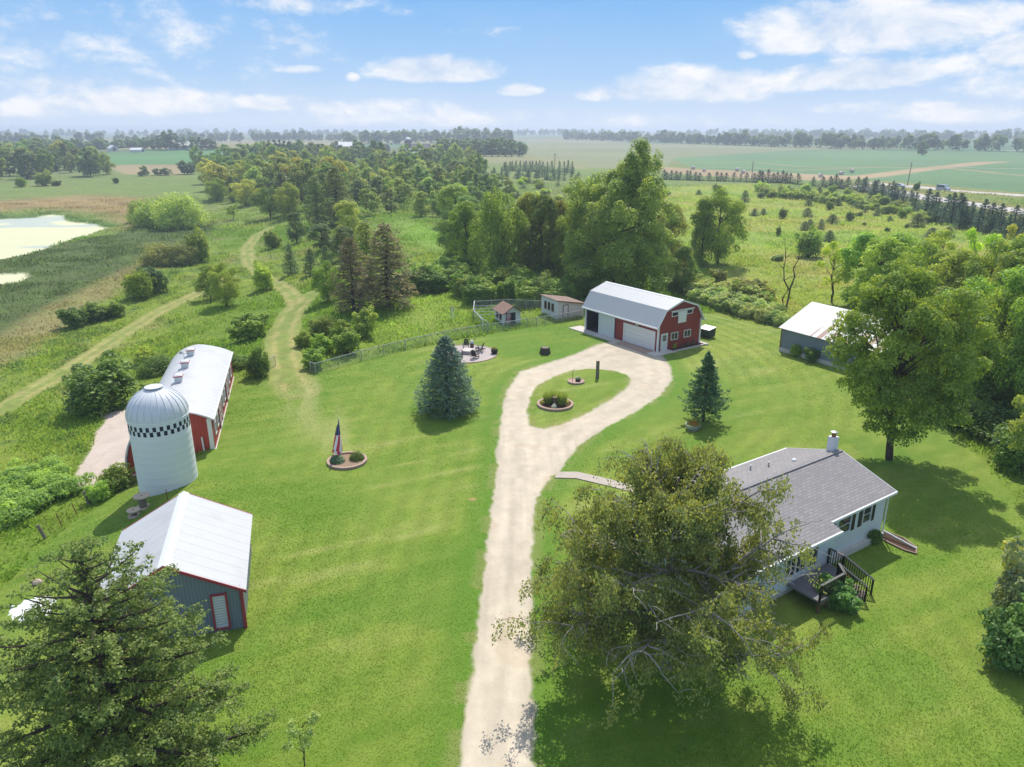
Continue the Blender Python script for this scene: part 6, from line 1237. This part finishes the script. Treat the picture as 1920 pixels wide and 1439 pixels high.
for k in range(58):
    t = k / 57; u = 1420 + 330 * t + rn.uniform(-7, 7); v = 350 + 42 * t * t + rn.uniform(-4, 16) + 12 * t
    T('bushy', 'small_tree', u, v + 6, v - rn.uniform(7, 15), rn.uniform(15, 24), ('lime', (.12, .165, .045), 'mid')[k % 3], 'pale green young tree in the belt below the spruce row', 'tree', 'young trees below the spruce row', False)
for k in range(70):
    u = rn.uniform(960, 1250); v = rn.uniform(338, 385) if u < 1080 else rn.uniform(345, 372)
    T(('far_bush', 'far_cedar', 'far_bush')[k % 3], 'bush', u, v, v - rn.uniform(8, 16), rn.uniform(12, 22), ('mid', 'cedar', 'lime')[k % 3], 'small bush in the scrubby field behind the cottonwood', 'shrub', 'scrub behind the cottonwood', False)
# spruce rows along the highway
tops = [(1243, 319), (1250, 320), (1258, 317), (1267, 318), (1277, 321), (1286, 319), (1296, 320), (1303, 321), (1313, 321), (1328, 322), (1344, 320), (1352, 321), (1361, 322), (1376, 321), (1388, 325), (1401, 321), (1411, 325), (1422, 319), (1430, 320), (1438, 318), (1447, 322), (1455, 323), (1464, 321), (1472, 322), (1483, 323), (1495, 326), (1525, 330), (1542, 328), (1554, 332), (1565, 327), (1575, 333), (1587, 332), (1605, 331), (1615, 334), (1623, 332), (1636, 338), (1644, 337), (1653, 342), (1662, 343), (1674, 341), (1692, 348), (1706, 356), (1736, 353), (1752, 359), (1770, 363), (1783, 363), (1793, 364), (1801, 368), (1817, 377), (1842, 375), (1857, 379), (1870, 382), (1897, 386), (1913, 389)]
for i, (u, vt) in enumerate(tops):
    vb = np.interp(u, [1240, 1480, 1600, 1690, 1740, 1800, 1860, 1920], [337, 344, 357, 374, 404, 418, 430, 440]); T('far_spruce' if u < 1500 else 'spruce', 'spruce', u + rn.uniform(-2.5, 2.5), vb, vt + rn.uniform(-2, 3), (vb - vt) * .85 + rn.uniform(-2, 5), 'spruce', 'dark spruce in the long row beside the highway', 'tree', 'spruces in the row along the highway', False if u < 1500 else True)
for i in range(22):
    u = 1640 + i * 13 + rn.uniform(-5, 5); vb = np.interp(u, [1600, 1690, 1740, 1800, 1860, 1920], [362, 384, 412, 424, 438, 450]); T('spruce', 'spruce', u, vb + rn.uniform(-2, 6), vb - rn.uniform(26, 44), 26, 'spruce', 'dark spruce in the second rank beside the highway', 'tree', 'spruces in the second rank', True)
for x in (1380, 1400, 1425, 1445, 1475, 1500, 1525, 1545, 1570, 1600, 1622, 1650, 1670, 1705, 1738, 1798, 1832, 1862, 1895):
    u = 600 + x / 4; T('far_spruce', 'spruce', u + rn.uniform(-1.5, 1.5), 321 + (u - 950) * .02, 301.5 + rn.uniform(-1.5, 3), 11 + rn.uniform(-1, 3), (.03, .062, .042), 'evenly spaced dark spruce at the edge of the far cornfield', 'tree', 'spruces at the cornfield edge', False)
for k in range(60):
    u = rn.uniform(905, 1085); v = rn.uniform(324, 340); T('far_spruce', 'spruce', u, v, v - rn.uniform(9, 15), 12, (.045, .08, .045), 'young dark evergreen in the plantation left of the cottonwood', 'tree', 'evergreens of the young plantation', False)

# the wood: filled tree by tree
def inside(poly, x, y): return sdf(np.array(poly, float), np.array([x], float), np.array([y], float))[0] < 0
ALL = []
def fill(poly, n, hpx, col, label, group, kinds, minpx=10, name=B):
    """poly in photo pixels of the tree feet; nearer trees first, spaced by their own size"""
    c = 0; poly = np.array(poly, float); lo = poly.min(0); hi = poly.max(0)
    for _ in range(n * 40):
        u = rn.uniform(lo[0], hi[0]); v = lo[1] + (hi[1] - lo[1]) * rn.random() ** 1.35
        if not inside(poly, u, v): continue
        q = GT(u, v); h = rn.uniform(*hpx); wd = h * rn.uniform(.75, 1.0)
        if any((q[0] - a[0]) ** 2 + (q[1] - a[1]) ** 2 < (.33 * (wd + a[2])) ** 2 for a in ALL): continue
        ALL.append((q[0], q[1], wd)); k = kinds[int(rn.integers(len(kinds)))]; cc = col[int(rn.integers(len(col)))]
        near = np.hypot(q[0], q[1]) < 230
        if not near: k = {'round': 'far_round', 'oval': 'far_oval', 'spread': 'far_spread', 'spruce': 'far_spruce', 'column': 'far_oval', 'airy': 'far_oval'}.get(k, k)
        plant(k, name, q, h, wd if 'spruce' not in k else h * .5, cc, label, 'tree', group, parts=near); c += 1
        if c >= n: break
GR = [(.075, .125, .03), (.10, .14, .035), (.055, .10, .026), (.085, .12, .045), (.12, .15, .04), (.06, .085, .035)]
fill([(700, 415), (760, 405), (840, 425), (880, 440), (860, 400), (1000, 352), (800, 340), (690, 350), (665, 400)], 55, (6, 11), GR + [(.12, .165, .035)] * 2, 'green tree at the back of the glade in the middle of the wood', 'trees round the forest glade', ('round', 'oval', 'airy'), 10, 'glade_tree')  # same broadleaf trees as the rest of the wood, named by their glade
fill([(660, 372), (700, 385), (780, 372), (850, 372), (900, 352), (905, 330), (800, 318), (690, 322), (650, 340)], 42, (9, 14), GR, 'mixed green tree in the wood below the twin poplars', 'trees below the twin poplars', ('round', 'oval', 'spread', 'spruce'))
fill([(395, 372), (470, 382), (560, 400), (640, 380), (660, 340), (560, 318), (430, 330), (385, 345)], 60, (9, 15), GR + [(.14, .16, .035)], 'rounded green tree in the thick wood behind the marsh meadow', 'trees of the wood behind the marsh meadow', ('round', 'oval', 'spread'))
fill([(360, 330), (430, 328), (560, 316), (690, 318), (900, 318), (900, 304), (700, 298), (560, 294), (470, 296), (350, 318)], 66, (10, 16), GR, 'hazy green tree in the back half of the central wood', 'trees in the back half of the wood', ('far_round', 'far_oval', 'far_spread'))
fill([(0, 338), (100, 335), (215, 330), (225, 322), (120, 300), (60, 288), (-60, 292), (-60, 336)], 56, (12, 19), GR, 'hazy tree in the wood at the far left edge of the meadow', 'trees of the far left wood', ('far_round', 'far_oval', 'far_spread'))
for u, vt, w_ in ((300, 254, 16), (312, 247, 20), (322, 244, 20), (331, 250, 16), (345, 258, 16), (362, 256, 20), (378, 257, 22), (394, 259, 24), (404, 264, 16), (288, 259, 18), (270, 261, 20), (252, 264, 18)):
    T('far_oval', B, u, 281, vt, w_, (.06, .095, .04), 'hazy tree round the white-roofed farm at far left', 'tree', 'trees round the far left farm', False)
for u, vb, vt, w_ in ((702, 312, 263, 20), (716, 316, 266, 18)): T('column', 'poplar_tree', u, vb, vt, w_, (.055, .10, .032), 'tall narrow poplar of the pair above the wood, ' + ('left one' if u < 710 else 'right one'), 'tree', 'twin poplars')
for u, vt, w_ in ((506, 263, 15), (517, 262, 14), (526, 262, 12), (535, 264, 14), (545, 266, 14), (562, 262, 18), (490, 275, 18), (585, 268, 22), (608, 270, 22), (628, 274, 18), (668, 262, 12), (678, 266, 12)):
    T('far_oval', B, u, 300, vt, w_, (.045, .075, .035), 'dark tall tree standing above the left part of the wood', 'tree', 'dark tall trees over the wood', False)
for k in range(26):
    u = 822 + k * 6.3; T('far_oval', B, u + rn.uniform(-2, 2), 294 - (k % 2) * 4, 258 + 6 * rn.random() + max(0, (k - 20) * 1.5) - (3 if 16 < k < 20 else 0), 22, (.07, .105, .035), 'tree in the long windbreak right of the far silo', 'tree', 'trees of the far windbreak', False)
for u, vb, vt, w_ in ((272, 330, 311, 16), (296, 329, 316, 18), (312, 329, 315, 20), (346, 327, 301, 22), (358, 327, 304, 22), (264, 331, 322, 10)): T('far_round', B, u, vb, vt, w_, (.045, .08, .035), 'dark tree at the edge of the pale stubble strip', 'tree', 'dark trees by the stubble strip', False)

# far belts of woodland on the horizon: masses
def undergrowth(px, n, seed, hmin, hmax, label, ls=.30, per=55, col=(.07, .115, .028)):
    rb = np.random.default_rng(seed); poly = P2(px); lo, hi = poly.min(0), poly.max(0); X = rb.uniform(lo[0], hi[0], n * 6); Y = rb.uniform(lo[1], hi[1], n * 6); k = sdf(poly, X, Y) < 0; X, Y = X[k][:n], Y[k][:n]; Z = terrain(X, Y); D = np.hypot(X, Y)
    h = rb.uniform(hmin, hmax, len(X)); lobes = [(x, y, z + a * .45, a * .75, .75) for x, y, z, a in zip(X, Y, Z, h)] + [(x + rb.normal() * a * .6, y + rb.normal() * a * .6, z + a * .7, a * .4, .9) for x, y, z, a in zip(X, Y, Z, h)]
    V, r_ = lobe_leaves(lobes, len(lobes) * per, ls, rb, .45, -.1); o = link('undergrowth', leaves_mesh('undergrowth', [(V, r_)])); o.color = (*col, 1); tag(o, label, None, None, 'stuff')
undergrowth([(395, 378), (470, 388), (560, 408), (650, 430), (700, 405), (760, 400), (880, 430), (905, 340), (905, 305), (690, 300), (560, 296), (430, 330)], 1500, 5, 1.5, 4.5, 'leafy brush filling the floor of the central wood')
undergrowth([(800, 540), (830, 490), (900, 440), (1060, 440), (1230, 500), (1240, 545), (1090, 556), (1000, 560), (905, 540)], 260, 6, 1.2, 3.4, 'leafy brush under the tall trees behind the hen houses', .2, 110)
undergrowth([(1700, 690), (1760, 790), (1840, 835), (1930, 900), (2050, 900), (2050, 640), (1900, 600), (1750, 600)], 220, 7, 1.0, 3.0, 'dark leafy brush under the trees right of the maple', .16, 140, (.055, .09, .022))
undergrowth([(-20, 1010), (60, 965), (120, 932), (160, 928), (128, 905), (110, 885), (60, 880), (-20, 930)], 130, 8, .5, 1.5, 'bright tangled weeds on the bank below the old wire fence', .10, 190, (.10, .15, .035))
def belt(label, px, dv, crown_h, depth, step, seed, col=(.06, .095, .04)):
    rb = np.random.default_rng(seed); lobes = []; pts = [G(u, v) for u, v in px]
    for a, b_ in zip(pts[:-1], pts[1:]):
        l = np.linalg.norm(b_ - a); n = int(l / step * 1.5)
        for i in range(n):
            p = a + (b_ - a) * (i + rb.random()) / n; H_ = .78 * crown_h * rb.uniform(.62, .95) * (1 + .12 * math.sin(i * .13 + seed) + .06 * math.sin(i * .5)); p = p + np.array([rb.normal() * 4, rb.uniform(0, depth), 0]); r_ = H_ * rb.uniform(.28, .40)
            lobes.append((p[0], p[1], H_ - r_, r_, 1.0)); lobes.append((p[0] + rb.normal() * 4, p[1], H_ * .4, r_ * 1.1, 1.0))
            for k in range(3): d = nrm(rb.normal(size=3) + [0, -.3, .6]); lobes.append((p[0] + d[0] * r_, p[1] + d[1] * r_, H_ - r_ + d[2] * r_, r_ * .45, 1.0))
    V, r_ = lobe_leaves(lobes, int(len(lobes) * 55), crown_h * .075, rb, .4, -.3); o = link('tree_belt', leaves_mesh('tree_belt', [(V, r_)])); o.color = (*col, 1); tag(o, label, None, None, 'stuff')
belt('hazy belt of woodland along the horizon at right', [(1060, 262), (1240, 268), (1480, 277), (1700, 283), (1860, 284)], 0, 25, 60, 9, 1)
belt('hazy belt of trees behind the far left field', [(-80, 285), (60, 286), (150, 287), (222, 284), (300, 281)], 0, 19, 50, 7, 8); belt('fainter belt of woodland behind the right horizon belt', [(1380, 257), (1700, 262), (1880, 265), (2100, 270)], 0, 30, 120, 14, 2); belt('hazy woodland on the left horizon', [(-120, 272), (120, 270), (300, 268), (400, 266)], 0, 26, 160, 11, 3); belt('hazy woodland on the horizon behind the left farm', [(380, 266), (560, 266), (640, 265)], 0, 26, 90, 10, 4)
belt('hazy wooded rise behind the far silo', [(640, 271), (760, 271), (960, 270)], 0, 32, 80, 9, 5); belt('very faint woodland on the far horizon', [(-200, 257), (400, 256), (960, 255), (1500, 256), (2150, 258)], 0, 34, 300, 22, 6); belt('hazy copse at the far right edge', [(1880, 285), (1960, 286), (2060, 290)], 0, 22, 50, 9, 7)
